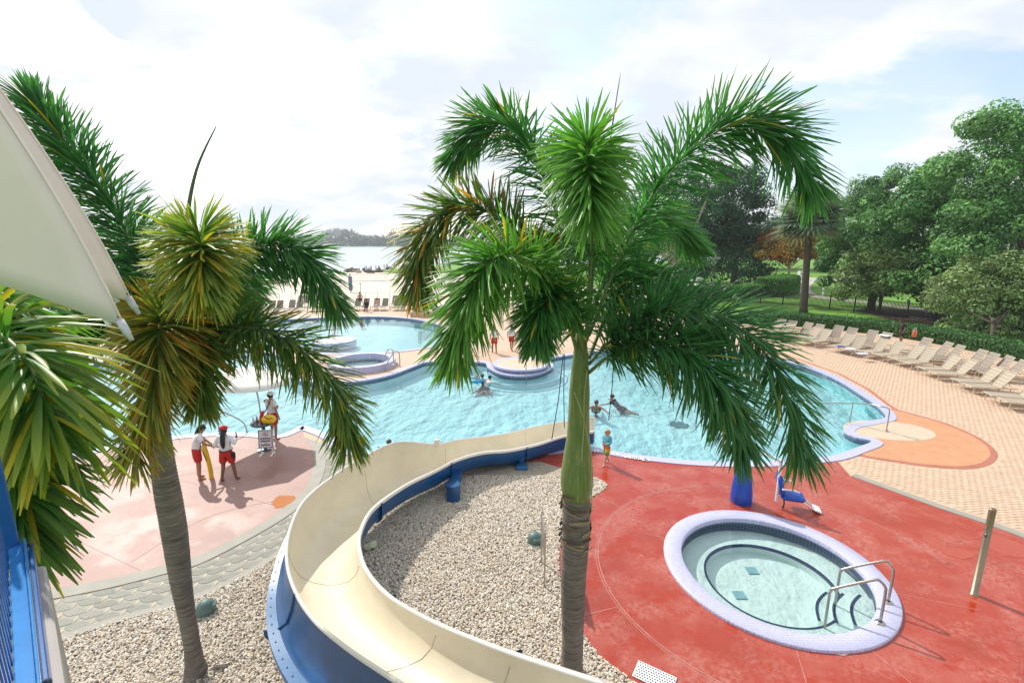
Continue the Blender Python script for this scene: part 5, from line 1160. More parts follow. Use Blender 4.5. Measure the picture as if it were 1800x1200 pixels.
def sit(hx=.5): return dict(pel=(0, 0, .48), wai=(0, -.04, .63), che=(0, -.03, .85), nec=(0, 0, 1.0), hb=(0, .03, 1.08), ht=(0, .04, 1.17), hl=(-.09, .05, .46), kl=(-.12, .45, .47), al=(-.12, .48, .08), tl=(-.12, .63, .03), hr=(.09, .05, .46), kr=(.12, .45, .47), ar=(.12, .48, .08), tr=(.12, .63, .03), sl=(-.165, -.02, .93), el=(-.24, .08, .70), wl=(-.17, .30, .56), pl=(-.14, .36, .53), sr=(.165, -.02, .93), er=(.24, .08, .70), wr=(.17, .30, .56), pr=(.14, .36, .53))
def walk(f=.22): return dict(kl=(-.10, f * .55, .50), al=(-.10, f * .8, .09), tl=(-.11, f * .8 + .16, .04), kr=(.10, -f * .2, .49), ar=(.10, -f * .9, .12), tr=(.11, -f * .9 + .14, .04))
# lifeguard leaning on a yellow rescue tube
p = G(352, 843); person('person in white shirt and red shorts leaning on a yellow rescue tube', p, R(-50), 1.68, dict(wai=(0, .02, 1.10), che=(0, .10, 1.30), nec=(0, .17, 1.43), hb=(0, .21, 1.50), ht=(0, .24, 1.59), sl=(-.165, .08, 1.38), sr=(.165, .08, 1.38), el=(-.2, .25, 1.15), wl=(-.05, .40, 1.0), pl=(-.0, .43, .95), er=(.24, .22, 1.13), wr=(.10, .42, .98), pr=(.05, .46, .93)), m_skin, m_cwhite, m_cred, m_hair_d, True, None, m_bolt)
rt = thing('rescue_tube', 'yellow rescue tube standing upright in front of a lifeguard', 'rescue tube', tuple(G(372, 841)), R(0)); MB().tube(catmull([(0, 0, 0), (.0, 0, .3), (-.04, 0, .7), (-.10, 0, 1.05)], 4), .075, 12, flat=.7).build('foam', m_yel, rt, True); MB().tube([(-.09, -.01, 1.0), (-.14, -.05, 1.25), (-.12, -.1, 1.0), (-.02, -.09, .6)], .012, 6).build('strap', m_cblack, rt)
# lifeguard with red cap seen from behind
p = G(404, 846); t_ = person('person with red cap, long dark hair and red shorts seen from behind', p, R(8), 1.66, dict(al=(-.19, -.06, .085), tl=(-.2, .1, .03), kl=(-.13, .01, .49), ar=(.18, .02, .085), tr=(.22, .16, .03), kr=(.14, .03, .49), el=(-.27, -.06, 1.18), wl=(-.14, .15, 1.05), pl=(-.08, .19, 1.06), er=(.27, -.04, 1.18), wr=(.30, .08, 1.36), pr=(.29, .10, 1.42)), m_skin3, m_cwhite, m_cred, m_hair_d, True, m_cred, m_bolt, 'long')
MB().box((.21, -.06, .86), (.12, .09, .2), ch=.03).build('hip_pouch', m_cblack, t_); MB().lathe([(.182, 1.0), (.185, 1.035)], 16).build('waist_belt', m_cblack, t_)
# lifeguard at the umbrella
p = G(483, 773); t_ = person('person in white cap and red shorts holding a red rescue tube under the umbrella', p, R(-25), 1.72, dict(al=(-.17, .04, .085), tl=(-.2, .18, .03), kl=(-.13, .05, .49), ar=(.13, -.05, .085), tr=(.15, .1, .03), el=(-.27, .02, 1.15), wl=(-.16, .22, 1.12), pl=(-.10, .27, 1.12), er=(.27, -.05, 1.14), wr=(.28, .02, .90), pr=(.28, .04, .83)), m_skin, m_cwhite, m_cred, m_hair_d, False, m_white, m_white)
MB().tube([(.14, -.14, 1.42), (.0, -.16, 1.25), (-.16, -.12, 1.05)], .018, 6).build('strap', m_cblack, t_)
rt = thing('rescue_tube', 'red rescue tube carried under the arm of the umbrella lifeguard', 'rescue tube', (p.x, p.y, 0), R(-25)); MB().tube(catmull([(-.42, .10, 1.36), (-.28, .13, 1.29), (-.05, .14, 1.17), (.05, .14, 1.12)], 4), .085, 12, flat=.75).build('foam', m_redp, rt, True)
# child on the red deck
p = G(1066, 817); cs = M('rainbow_shorts', (.5, .2, .03), .8, .1)
def rainbow():
    m, t, b, o = pmat('rainbow_swim_shorts'); c = N(t, 'ShaderNodeTexCoord'); s = N(t, 'ShaderNodeSeparateXYZ'); t.links.new(c.outputs['Object'], s.inputs[0]); mr = N(t, 'ShaderNodeMapRange'); t.links.new(s.outputs[2], mr.inputs[0]); mr.inputs[1].default_value = .55; mr.inputs[2].default_value = 1.0
    r = ramp(t, mr.outputs[0], [(0, (.05, .16, .22)), (.25, (.12, .30, .06)), (.5, (.55, .45, .03)), (.75, (.60, .12, .01))]); t.links.new(r.outputs[0], b.inputs['Base Color']); b.inputs['Roughness'].default_value = .75; return m
t_ = person('small child in light blue swim shirt and rainbow shorts walking on the red deck', p, R(120), 1.16, dict(walk(.22), hb=(0, .045, 1.53), ht=(0, .075, 1.63), el=(-.22, .0, 1.15), wl=(-.1, .16, 1.08), pl=(-.05, .20, 1.08), er=(.22, .0, 1.15), wr=(.12, .16, 1.04), pr=(.08, .20, 1.03)), m_skin2, M('light_blue_swim_shirt', (.12, .42, .55), .7, .15, 8), rainbow(), m_hair_b, False, None, None, 'long', shorts_len=.95)
t_.scale = (1.16 / 1.7 * 1.08, 1.16 / 1.7 * 1.08, 1.16 / 1.7); MB().ball((0, -.005, 1.60), (.115, .12, .125), 14, 10).build('hair', m_hair_b, t_, True)
# swimmers
SW = dict(pel=(0, -.36, 1.12), wai=(0, -.26, 1.19), che=(0, -.12, 1.32), hl=(-.09, -.42, 1.09), hr=(.09, -.42, 1.09), sl=(-.165, -.08, 1.39), sr=(.165, -.08, 1.39), kl=(-.14, -.8, 1.02), al=(-.12, -1.2, 1.0), tl=(-.12, -1.33, .98), kr=(.14, -.78, .98), ar=(.12, -1.15, .9), tr=(.12, -1.28, .88), el=(-.38, .12, 1.32), wl=(-.50, .32, 1.28), pl=(-.53, .38, 1.27), er=(.38, .12, 1.32), wr=(.50, .32, 1.28), pr=(.53, .38, 1.27))
def swimmer(label, px, py, rz, h, dz, skin, hair, shirt=None, shorts=m_cblack, lh=False):
    p = G(px, py, WATER_Z); p.z = WATER_Z - (dz + .05) * h / 1.7; return person(label, p, rz, h, SW, skin, shirt, shorts, hair, lh, fingers=False)
swimmer('bare-backed swimmer with brown hair right of the palm trunk', 1048, 718, R(170), 1.65, 1.28, m_skin, m_hair_m)
swimmer('swimmer lying low in the water with sunglasses, farther right', 1076, 703, R(60), 1.6, 1.38, m_skin2, m_hair_m, m_cblack)
swimmer('swimmer with grey cap in front of the island', 848, 668, R(20), 1.65, 1.32, m_skin, m_hair_m)
swimmer('fair swimmer in white beside the island', 861, 670, R(-40), 1.6, 1.34, m_skin2, m_hair_d, m_cwhite)
c_ = swimmer('child with swim ring in front of the island', 838, 670, R(200), 1.1, 1.18, m_skin2, m_hair_b)
rg = MB(); n = 20
for k in range(n): pass
p = G(838, 669, WATER_Z); rg.tube([(p.x + .3 * math.cos(a), p.y + .3 * math.sin(a), WATER_Z + .04) for a in np.linspace(0, 2 * math.pi, 21)], .085, 10); tag(rg.build('swim_ring', M('cyan_vinyl', (.02, .35, .62), .35, .1), smooth=True), 'bright blue swim ring around the child', 'swim ring')
swimmer('swimmer whose head shows just behind the slide rim', 684, 782, R(0), 1.6, 1.45, m_skin, m_hair_m)
swimmer('dark-haired swimmer at the far edge of the round pool', 616, 560, R(0), 1.65, 1.30, m_skin3, m_hair_d); swimmer('swimmer with raised arm in the round pool', 634, 565, R(30), 1.65, 1.34, m_skin, m_hair_d)
swimmer('swimmer near the left deck behind the palm leaflets', 27, 775, R(90), 1.65, 1.25, m_skin, m_hair_m)
# far staff and guests
p = G(869, 621); person('person in red shorts behind the island, left of two', p, R(10), 1.72, walk(.15), m_skin3, m_cwhite, m_cred, m_hair_d, fingers=False); p = G(899, 617); person('person in red shorts behind the island, right of two', p, R(-15), 1.7, walk(.3), m_skin, m_cwhite, m_cred, m_hair_d, fingers=False)
p = G(765, 560); person('person in blue and white shirt standing near the lifeguard stand', p, R(200), 1.68, None, m_skin, M('pale_blue_shirt', (.35, .42, .62), .8, .15), m_cblack, m_hair_d, fingers=False)
p = G(631, 545); person('shirtless person sitting on the backrest of a far lounger', p + Vector((0, .6, .55)), R(10), 1.7, sit(), m_skin, None, m_cblack, m_hair_d, fingers=False); p = G(645, 548); person('person in dark clothes sitting between far loungers', p, R(185), 1.7, sit(), m_skin3, m_cblack, m_cblack, m_hair_d, fingers=False); p = G(662, 545); person('person in pink top sitting on a far lounger', p + Vector((0, .3, 0)), R(180), 1.65, sit(), m_skin2, M('pink_top', (.62, .36, .32), .8, .1), m_cwhite, m_hair_d, fingers=False)
p = G(1577, 608); t_ = person('person in black standing among the hedge-row loungers', p + Vector((.6, .5, 0)), R(75), 1.66, dict(che=(0, .06, 1.30), nec=(0, .11, 1.43), hb=(0, .15, 1.5), ht=(0, .18, 1.59)), m_skin3, m_cblack, m_cblack, m_hair_d, fingers=False)
p = G(1592, 607) + Vector((.8, .4, 0)); o = MB().box(p + Vector((0, 0, .72)), (.35, .2, .45), Matrix.Rotation(.4, 3, 'Z'), .06).build('beach_bag', M('orange_white_fabric', (.55, .16, .07), .8, .3, 4)); tag(o, 'orange beach bag beside the person in black', 'bag'); MB().tube([p + Vector((-.1, 0, .93)), p + Vector((-.05, 0, 1.12)), p + Vector((.05, 0, 1.12)), p + Vector((.1, 0, .93))], .012, 5).build('handle', m_cwhite, o)
towel(1556, 590, .95, .5, .75, m_cwhite, 'white towel hanging beside the person in black')

# ================================================================== LIFEGUARD UMBRELLA, TABLE, SIGN
pb = G(466, 790); um = thing('lifeguard_umbrella', 'cream patio umbrella on a bent pole beside the lifeguard', 'umbrella', tuple(pb)); ctop = A(434, 645, pb.y + .6) - pb
r_ = 1.45; n = 8; V_ = []; rings = 5; tiltm = Matrix.Rotation(R(4), 3, 'Y') @ Matrix.Rotation(R(-2), 3, 'X')
m = MB()
for k in range(n):
    a0, a1_ = 2 * math.pi * k / n, 2 * math.pi * (k + 1) / n; V_ = []
    for i in range(rings + 1):
        v = i / rings
        for j in range(5):
            u = j / 4; q = Vector((math.cos(a0), math.sin(a0), 0)).lerp(Vector((math.cos(a1_), math.sin(a1_), 0)), u) * r_ * v; z = .02 - .50 * v ** 1.35 - .03 * math.sin(math.pi * u) * v; V_.append(tiltm @ Vector((q.x, q.y, z)) + ctop)
    m.add(V_, [(i * 5 + j, (i + 1) * 5 + j, (i + 1) * 5 + j + 1, i * 5 + j + 1) for i in range(rings) for j in range(4)])
cn = m.build('canopy', m_umb, um, True); cn.modifiers.new('t', 'SOLIDIFY').thickness = .006
MB().tube(catmull([(0, 0, 0), (-.02, .0, .8), (-.08, .05, 1.9), ctop + Vector((0, 0, .02))], 5), .024, 10).build('pole', m_steel, um, True); MB().tube([ctop, ctop + Vector((0, 0, .12))], [.03, .012], 8).build('finial', m_bolt, um)
for k in range(8):
    a = 2 * math.pi * k / 8; MB().tube([ctop - Vector((0, 0, .05)), tiltm @ Vector((r_ * .97 * math.cos(a), r_ * .97 * math.sin(a), -.48)) + ctop], .010, 5).build('rib', m_white, um)
MB().lathe([(.28, 0), (.28, .05), (.06, .08), (.05, .25)], 20).build('base', m_bolt, um)
tb = thing('tray_table', 'round dark tray table on the umbrella pole holding gear', 'table', (pb.x, pb.y, 0)); MB().lathe([(.03, .88), (.33, .9), (.36, .93), (.35, .955), (.3, .94), (.03, .935)], 24).build('tray', M('dark_green_grey', (.06, .08, .08), .4, .1), tb, True); MB().tube([(.04, 0, .6), (.04, 0, .92)], .04, 10).build('collar', m_bolt, tb)
bagp = Vector((pb.x + .12, pb.y - .02, .95)); yb = MB().ball(bagp + Vector((.12, 0, .13)), (.24, .17, .16), 14, 9).build('hip_pack', m_yel, smooth=True); tag(yb, 'bright yellow gear pack lying on the tray table', 'bag'); MB().tube([bagp + Vector((.05, -.12, .25)), bagp + Vector((.2, -.17, .2)), bagp + Vector((.3, -.1, .22))], .012, 5).build('strap', m_cblack, yb)
rb = MB().tube(catmull([bagp + Vector((-.12, .0, .02)), bagp + Vector((-.13, .02, .2)), bagp + Vector((-.05, .04, .38))], 4), .085, 10, flat=.6).build('float', m_redp, smooth=True); tag(rb, 'short red float standing on the tray table', 'float')
for k, (dx, c_) in enumerate(((-.26, m_white), (-.19, m_steel))): tag(MB().lathe([(.03, 0), (.032, .1), (.03, .17), (.014, .2), (.014, .23), (0, .23)], 12, (pb.x + dx, pb.y - .05 + .1 * k, .945)).build('bottle', c_, smooth=True), ('white', 'clear grey')[k] + ' drink bottle standing on the tray table', 'bottle')
sg = thing('notice_sign', 'white notice with dark frame and text on a low stand', 'sign', tuple(G(470, 799)), R(6))
MB().box((0, 0, .55), (.46, .03, .60), Matrix.Rotation(R(-8), 3, 'X'), .006).build('board', M('notice_white', (.70, .66, .68), .5, .03), sg)
rx = Matrix.Rotation(R(-8), 3, 'X'); off = lambda x, z: rx @ Vector((x, -.021, z)) + Vector((0, 0, .55)); m_ink = M('dark_ink', (.05, .03, .05), .6, .1)
for x, z, sx, sz in ((-.205, 0, .014, .56), (.205, 0, .014, .56), (0, .275, .42, .014), (0, -.275, .42, .014), (0, .02, .32, .035), (0, -.06, .30, .035), (0, -.13, .06, .02), (0, -.19, .28, .03)):
    MB().box(off(x, z), (sx, .006, sz), rx).build('print', m_ink, sg)
MB().tube([off(.08 * math.cos(a), .16 + .062 * math.sin(a)) for a in np.linspace(0, 2 * math.pi, 20)], .005, 4).build('emblem', m_ink, sg); MB().tube([off(-.03, .19), off(.0, .17), off(.005, .135), off(.03, .13)], .012, 5).build('emblem', m_ink, sg)
for s in (-1, 1): MB().box((s * .17, .0, .02), (.05, .36, .04), ch=.01).build('foot', m_white, sg); MB().tube([(s * .17, 0, .03), (s * .17, .0, .28)], .016, 6).build('leg', m_white, sg)

# pool ladder / handrails
def railing(label, pts, r_=.022, cat='handrail'):
    b = Vector(pts[0]); b.z = 0; o = thing('handrail', label, cat, tuple(b)); MB().tube([Vector(p) - b for p in catmull(pts, 6)], r_, 10).build('tube', m_steel, o, True)
    for p in (pts[0],): MB().lathe([(.07, 0), (.06, .02), (.025, .03)], 14, Vector(p) - b).build('escutcheon', m_steel, o, True)
    return o
b = G(386, 763, .05); railing('bent steel handrail at the pool edge by the red-capped person', [b, b + Vector((0, 0, .6)), b + Vector((.06, .03, .74)), b + Vector((.18, .06, .82)), b + Vector((.3, .1, .74)), b + Vector((.75, .3, .28)), b + Vector((.8, .34, -.5))])
b1, b2 = G(1558, 757, .05), G(1493, 744, .0); b3 = b2 + Vector((-.1, .3, 0))
o = railing('long steel handrail crossing the cream pad into the pool', [b1, b1 + Vector((0, 0, .7)), b1 + Vector((-.04, .03, .85)), b1 + Vector((-.25, .08, .9)), b1.lerp(b2, .7) + Vector((0, .05, .85)), b2 + Vector((-1.4, .8, .55))]); MB().tube([b2 - o.location, b2 - o.location + Vector((.03, 0, .84))], .02, 8).build('stanchion', m_steel, o)
for k, (x0, y0, x1, y1) in enumerate(((692, 641, 668, 645), (703, 645, 676, 650))):
    b, e = G(x0, y0, .37), G(x1, y1, .1); d = e - b; railing('steel grab rail of the small spa, %s of two' % ('farther', 'nearer')[k], [b, b + Vector((0, 0, .7)), b + d * .15 + Vector((0, 0, .88)), b + d * .35 + Vector((0, 0, .85)), b + d * .9 + Vector((0, 0, .2)), e - Vector((0, 0, .3))], .026)
for k, x in enumerate((736, 739)):
    b = G(x, 596, -.1); railing('short ladder rail in the round pool, %s of two' % ('left', 'right')[k], [b - Vector((0, 0, .3)), b + Vector((0, 0, .45)), b + Vector((0, .15, .6)), b + Vector((0, .4, .5)), b + Vector((0, .4, -.2))], .02)

# pool lift
pl_ = G(1303, 884); lf = thing('pool_lift_cover', 'tall royal blue vinyl cover over the pool lift mast', 'pool lift', tuple(pl_)); P = [(.24, .0), (.27, .06), (.275, .25), (.25, .55), (.20, .85), (.17, 1.05), (.15, 1.3), (.10, 1.45), (.02, 1.5)]
m = MB().lathe(P, 24); m.v = [(x * (1 + .06 * math.sin(5 * math.atan2(y, x))) - .03 * z, y * .85 * (1 + .05 * math.sin(4 * math.atan2(y, x) + z * 4)), z) for x, y, z in m.v]; m.build('cover', m_vinyl, lf, True); MB().lathe([(.22, .0), (.22, .05), (.1, .06)], 20).build('base', m_bolt, lf)
MB().tube(catmull([(.27, -.02, .28), (.32, -.05, .2), (.31, -.05, .1), (.25, -.03, .06)], 4), .012, 6).build('handle', m_white, lf)
cs_ = G(1383, 892); ch_ = thing('pool_lift_chair', 'royal blue pool lift seat with white arms and footrest', 'pool lift', tuple(cs_), R(-18))
MB().box((.08, 0, .36), (.56, .5, .12), None, .05).build('seat', m_vinyl, ch_, True); MB().box((-.22, 0, .66), (.12, .48, .52), Matrix.Rotation(R(-10), 3, 'Y'), .05).build('backrest', m_vinyl, ch_, True)
for s in (-1, 1):
    MB().tube(catmull([(-.22, s * .27, .62), (0, s * .28, .64), (.18, s * .28, .60)], 4), .024, 8).build('armrest', m_white, ch_, True)
    MB().tube([(.30, s * .15, .30), (.62, s * .13, .10)], .022, 8).build('footrest_tube', m_white, ch_)
MB().box((.68, 0, .09), (.18, .34, .05), Matrix.Rotation(R(18), 3, 'Y'), .02).build('footrest', m_white, ch_); MB().tube([(-.28, -.1, .2), (-.28, -.1, 1.35)], .04, 10).build('mast', m_white, ch_); MB().tube([(-.28, -.1, 1.33), (-.9, .1, 1.42), (-1.3, .2, 1.4)], .035, 10).build('boom', m_white, ch_)
MB().tube([(-.12, -.1, .32), (-.1, -.12, .15), (-.12, -.1, 0)], .018, 6).build('seat_belt', m_cblack, ch_)

# small things on the deck and gravel
p = G(1712, 1046); po = thing('shower_post', 'stainless steel post standing on the red deck at the right', 'post', tuple(p + Vector((0, 0, .03)))); MB().lathe([(.075, 0), (.075, .012), (.056, .014), (.056, 1.82), (.052, 1.84), (0, 1.845)], 24).build('tube', M('weathered_steel', (.30, .235, .165), .42, .12, 6, metal=1.0), po, True); MB().box((-.062, -.03, 1.3), (.03, .05, .06), ch=.008).build('push_button', m_bolt, po); MB().tube([(-.06, -.01, 1.45), (-.09, -.02, 1.44)], .018, 8).build('nozzle', m_steel, po)
p = G(1152, 1188); gr_ = thing('deck_drain', 'white perforated drain cover lying on the red deck', 'drain cover', (p.x, p.y, .031), R(-32)); m = MB(); 
MB().box((0, -.06, .012), (.62, .34, .02), ch=.004).build('cover', m_white, gr_); hm = MB().disc(.013, 0, 10).mesh('drain_hole', m_bolt)
for i in range(14):
    for j in range(7):
        o = link('drain_hole', hm, gr_); o.location = (-.27 + i * .0415 + (.02 if j % 2 else 0), -.2 + j * .046, .0245)
p = G(1478, 1152); mc = thing('manhole_cover', 'pale round valve cover set in the red deck by the spa', 'manhole cover', (p.x + .02, p.y + .14, .031), 0); MB().lathe([(.17, 0), (.17, .008), (.15, .012), (0, .013)], 28).build('lid', M('pale_lid', (.60, .42, .38), .6, .2, 10), mc)
for a in (0, 2.1, 4.2): MB().lathe([(.014, 0), (.014, .016), (0, .016)], 8, (.11 * math.cos(a), .11 * math.sin(a), 0)).build('screw', m_bolt, mc)
for k, (x, y) in enumerate(((940, 955), (363, 1078))):
    p = G(x, y); o = thing('garden_uplight', ('teal domed uplight in the gravel beside the steel frame', 'teal domed uplight in the gravel behind the left palm')[k], 'garden light', tuple(p), R(20 + 90 * k), 'garden lights in the gravel'); m_teal = M('teal_grey_plastic', (.10, .16, .15), .5, .15, 8) if k == 0 else m_teal
    MB().lathe([(.16, .02), (.165, .12), (.15, .2), (.10, .26), (.03, .285), (0, .287)], 20).build('dome', m_teal, o, True); MB().box((0, -.12, .14), (.18, .10, .14), Matrix.Rotation(R(20), 3, 'X'), .02).build('visor', m_teal, o)
p = G(652, 968); o = thing('round_floodlight', 'pale round floodlight on the gravel inside the slide bend', 'garden light', tuple(p), R(30)); MB().lathe([(.06, -.1), (.13, -.04), (.15, .0), (.14, .03), (.0, .04)], 20).build('head', M('pale_green_glass', (.55, .56, .40), .25, .08), o, True); o.children[0].location = (0, 0, .14); o.children[0].rotation_euler = (R(-60), 0, 0); MB().tube([(0, .06, 0), (0, .06, .12)], .025, 8).build('stake', m_bolt, o)
b = G(957, 1034); o = thing('steel_frame', 'thin upright steel sign frame seen edge-on in the gravel', 'sign frame', tuple(b)); d = Vector((-.02, .75, 0))
MB().tube([(0, 0, 0), (0, 0, 1.25)], .017, 8).build('post', m_steel, o); MB().tube([d, d + Vector((0, 0, 1.25))], .017, 8).build('post', m_steel, o); MB().box(d / 2 + Vector((0, 0, .92)), (.02, .86, .62), Matrix.Rotation(math.atan2(-d.x, d.y), 3, 'Z'), .004).build('panel', m_steel, o)
# depth markers along the near pool edge
for k, (x, y) in enumerate(((1047, 789), (1080, 794), (1100, 799), (1108, 800), (1115, 801), (1122, 802), (1130, 804), (1136, 804.5))):
    p = G(x, y, .055); q = MB().box(p + Vector((0, -.14, .001)), (.15, .15, .006), ch=.001).build('depth_tile', m_white, pool); MB().box(p + Vector((0, -.14, .0055)), (.05, .06, .003)).build('depth_mark', m_bolt, q)
# ================================================================== FAR DECK AND BEACH
b = G(742, 556); ls = thing('lifeguard_stand', 'tan stepped lifeguard stand with red rescue board', 'lifeguard stand', tuple(b)); m_stand = M('tan_stand', (.58, .38, .22), .6, .1)
MB().box((0, 0, .22), (2.0, 1.1, .44), ch=.02).build('plinth', m_stand, ls); MB().box((-.1, .15, .78), (1.3, .8, .66), ch=.02).build('cabinet', m_stand, ls); MB().box((-.35, -.26, .72), (.5, .02, .36)).build('opening', m_bolt, ls); MB().box((0, .1, 1.14), (1.4, .9, .06), ch=.01).build('seat_top', m_stand, ls)
MB().box((.25, .5, 1.75), (.95, .1, .95), ch=.04).build('seat_back', m_redp, ls); MB().tube(catmull([(.72, .3, 2.0), (.8, .25, 1.4), (.75, .2, .6)], 4), .12, 8, flat=.5).build('rescue_board', m_redp, ls, True)
for s in (-1, 1): MB().tube([(s * .62, .5, 1.1), (s * .62, .5, 2.6)], .03, 6).build('post', m_white, ls)
# white rail fence along the beach
m_wf = M('white_rail_paint', (.72, .70, .68), .5, .05); P = [Vector(p) for p in pw([(180, 541), (420, 534), (600, 531), (760, 529), (860, 531)])]; C_ = catmull(P, 8); fn = thing('beach_rail', 'thin white rail fence between the far loungers and the beach', 'fence', tuple(C_[0]))
for z in (.55, 1.05): MB().tube([p - C_[0] + Vector((0, 0, z)) for p in C_], .022, 5).build('rail', m_wf, fn)
pm_ = MB().box((0, 0, .55), (.07, .07, 1.1)).mesh('post', m_wf)
for p in C_: o = link('post', pm_, fn); o.location = p - C_[0]
# volleyball net
a, c = G(617, 514), G(722, 508); vn = thing('volleyball_net', 'volleyball net with blue padded post on the beach', 'volleyball net', tuple(a)); d = c - a
MB().tube([(0, 0, 0), (0, 0, 2.6)], .06, 8).build('post', m_bolt, vn); MB().tube([d, d + Vector((0, 0, 2.9))], .06, 8).build('post', m_bolt, vn); MB().tube([(0, 0, .3), (0, 0, 2.2)], .26, 12).build('post_pad', M('slate_blue_pad', (.13, .17, .26), .6, .1), vn)
for z in (1.5, 2.45): MB().tube([Vector((0, 0, z)), d * .5 + Vector((0, 0, z - .12)), d + Vector((0, 0, z))], .035, 5).build('net_tape', m_bolt, vn)
m = MB()
for i in range(1, 40):
    u = i / 40; m.tube([d * u + Vector((0, 0, 1.42)), d * u + Vector((0, 0, 2.38))], .006, 3)
for z in (1.6, 1.75, 1.9, 2.05, 2.2): m.tube([Vector((0, 0, z)), d * .5 + Vector((0, 0, z - .12)), d + Vector((0, 0, z))], .006, 3)
m.build('net_mesh', m_bolt, vn)
MB().box((-1.2, -.8, .2), (.5, .4, .4), ch=.04).build('base_weight', m_bolt, vn)
p = G(635, 527); o = thing('beach_post', 'slim grey post standing on the sand behind the far loungers', 'post', tuple(p)); MB().tube([(0, 0, 0), (0, 0, 1.9)], .04, 8).build('shaft', m_steel, o); MB().box((0, 0, 1.95), (.3, .1, .14), ch=.02).build('head', m_steel, o)
# breakwater posts and rocks by the lake
m_post = M('weathered_timber', (.10, .085, .07), .9, .2, 6); mm = MB().lathe([(.16, -.3), (.16, 1.3), (.12, 1.4), (0, 1.4)], 8).mesh('timber_pile', m_post)
pts = catmull(pw([(604, 480), (640, 474.5), (680, 470.5), (712, 469)]), 9)
def nth(k): return '%d%s' % (k, 'th' if 10 < k % 100 < 14 else {1: 'st', 2: 'nd', 3: 'rd'}.get(k % 10, 'th'))
PP = sorted([p + Vector((random.uniform(-.8, .8), random.uniform(-1, 1), 0)) for p in pts], key=lambda p: p.x / p.y)
for k, p in enumerate(PP):
    o = link('timber_pile', mm); o.location = p; o.scale = (.6, .6, random.uniform(.35, .8)); tag(o, 'dark timber pile in the row along the lake shore, %s from the left' % nth(k + 1), 'pile', 'timber piles along the shore')
RK = sorted([G(random.uniform(606, 690), random.uniform(474, 480)) for k in range(22)], key=lambda p: p.x / p.y)
for k, p in enumerate(RK):
    m = MB().ball((0, 0, .2), (random.uniform(.4, 1.1), random.uniform(.3, .8), random.uniform(.25, .6)), 8, 6); m.v = [tuple(c * random.uniform(.85, 1.15) for c in v) for v in m.v]
    o = m.build('shore_rock', m_post if k % 3 else m_soil); o.location = p; tag(o, 'small rock among the piles on the lake shore, %s from the left' % nth(k + 1), 'rock', 'rocks along the shore')
for k, px in enumerate((395, 410, 430, 452, 462, 474, 488, 497, 512)):
    p = G(px, 489 - k * .2); o = link('timber_pile', mm); o.location = p; o.scale = (.5, .5, .9); tag(o, 'dark timber pile behind the tan beach chairs, %s from the left' % nth(k + 1), 'pile', 'piles behind the beach chairs')
# fountain in the round pool: low ring and a plume of droplets
p = G(588, 598, WATER_Z); ft = thing('pool_fountain', 'white water plume rising from a low ring in the round pool', 'fountain', tuple(p)); MB().lathe([(1.5, -.4), (1.5, .04), (1.3, .06), (1.3, -.4)], 36).build('ring', m_coping, ft); MB().disc(1.3, .03, 36).build('ring_top', m_white, ft)
n = 2600; r = np.random.default_rng(3); z = r.random(n) ** .8 * 2.6; rad = (.06 + .16 * (1 - z / 2.6)) * np.sqrt(r.random(n)) * (1 + (r.random(n) < .15) * 1.5); an_ = r.uniform(0, 6.28, n); C_ = np.stack([rad * np.cos(an_), rad * np.sin(an_), z], 1); s = r.uniform(.012, .03, n)
tet = np.array([(1, 1, 1), (-1, -1, 1), (-1, 1, -1), (1, -1, -1)]) / 1.7; tf = np.array([(0, 1, 2), (0, 2, 3), (0, 3, 1), (1, 3, 2)]); V = C_[:, None] + tet[None] * s[:, None, None]
o = link('droplets', fast_mesh('droplets', V.reshape(-1, 3), (tf[None] + (np.arange(n) * 4)[:, None, None]).reshape(-1, 3), m_white), ft); o['kind'] = 'stuff'
# slatted dark panel (gate) right of the round pool
b = G(800, 617); gt = thing('slatted_gate', 'dark slatted panel with posts beside the round pool', 'gate', tuple(b), R(-35))
sm_ = MB().box((0, 0, 0), (1.4, .03, .075), ch=.006).mesh('slat', m_bolt)
for k in range(13): o = link('slat', sm_, gt); o.location = (0, 0, .25 + k * .115)
for s in (-1, 1): MB().box((s * .72, 0, .88), (.07, .07, 1.76), ch=.01).build('post', m_steel, gt)
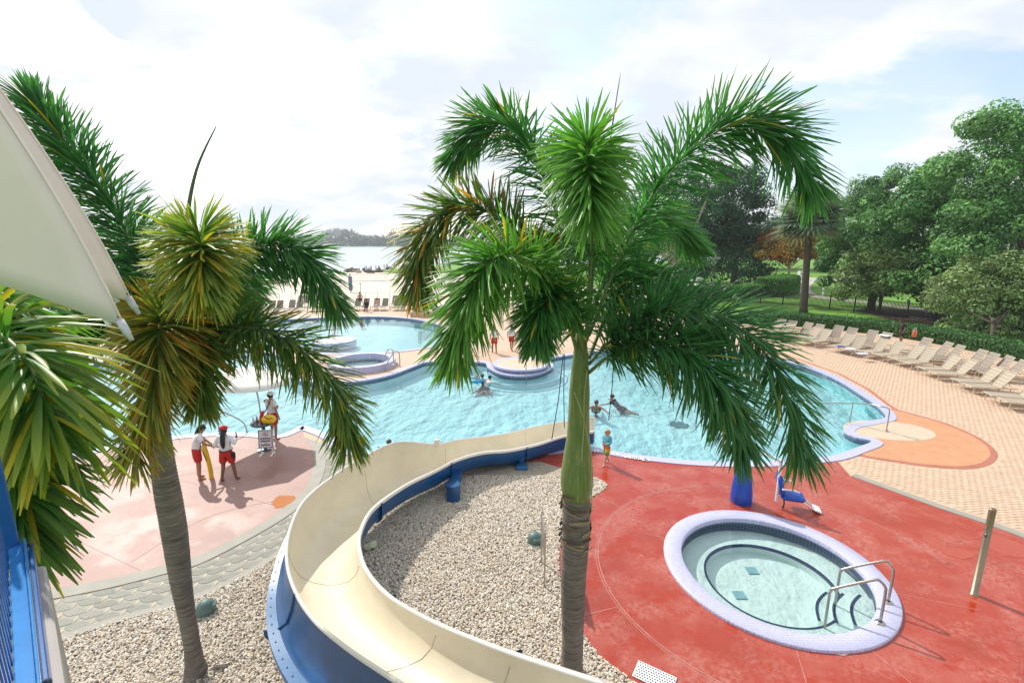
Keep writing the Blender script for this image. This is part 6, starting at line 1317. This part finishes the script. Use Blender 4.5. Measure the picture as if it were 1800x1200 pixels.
# picnic area seen between trunks
def table_set(px, py, k):
    p = G(px, py); w_ = ('leftmost', 'second', 'third', 'rightmost')[k]; o = thing('picnic_table', 'pale picnic table on the shaded terrace, %s of four' % w_, 'table', tuple(p), R(20 * k), 'picnic tables on the terrace')
    MB().box((0, 0, .74), (1.8, .8, .06), ch=.01).build('tabletop', m_white, o)
    for s in (-1, 1): MB().box((0, s * .75, .44), (1.8, .3, .05), ch=.01).build('bench', m_white, o); MB().box((s * .6, 0, .38), (.08, 1.5, .07)).build('support', m_bolt, o); MB().box((s * .6, 0, .36), (.1, .1, .72)).build('leg', m_bolt, o)
for k, (x, y) in enumerate(((1110, 505), (1150, 506), (1245, 505), (1300, 503))): table_set(x, y, k)
for k, (x, y, h_) in enumerate(((1214, 509, 1.3), (1226, 508, 1.6), (1406, 492, 1.5))):
    p = G(x, y); o = thing('waste_bin', ('grey-white bin left of a taller one behind the forked tree', 'taller white bin behind the forked tree', 'pale bin standing beside the orange tree')[k], 'bin', tuple(p), .2); MB().box((0, 0, h_ / 2), (.8, .7, h_), ch=.03).build('body', m_white, o); MB().box((0, -.02, h_ + .04), (.86, .76, .1), ch=.03).build('lid', m_white, o); MB().box((0, -.36, h_ * .75), (.4, .03, .16)).build('slot', m_bolt, o)
b = G(1105, 540); o = thing('white_canopy', 'low white flat canopy behind the palm fronds', 'canopy', tuple(b)); MB().box((0, 0, 2.1), (5.2, 3.2, .12), ch=.03).build('roof', m_white, o)
for sx in (-2.4, 2.4):
    for sy in (-1.4, 1.4): MB().box((sx, sy, 1.03), (.09, .09, 2.06)).build('post', m_white, o)
# ================================================================== HAZE
hz = MB().box((-760, 560, 22), (3000, 1400, 48)).build('haze', None); hz['kind'] = 'stuff'; hz['label'] = 'thin pale summer haze in the air'
hm_ = bpy.data.materials.new('haze'); hm_.use_nodes = True; t = hm_.node_tree; t.nodes.clear(); pv = N(t, 'ShaderNodeVolumePrincipled'); pv.inputs['Color'].default_value = (.86, .92, 1, 1); pv.inputs['Density'].default_value = .0004; pv.inputs['Anisotropy'].default_value = .3
oo = N(t, 'ShaderNodeOutputMaterial'); t.links.new(pv.outputs[0], oo.inputs['Volume']); hz.data.materials.append(hm_)
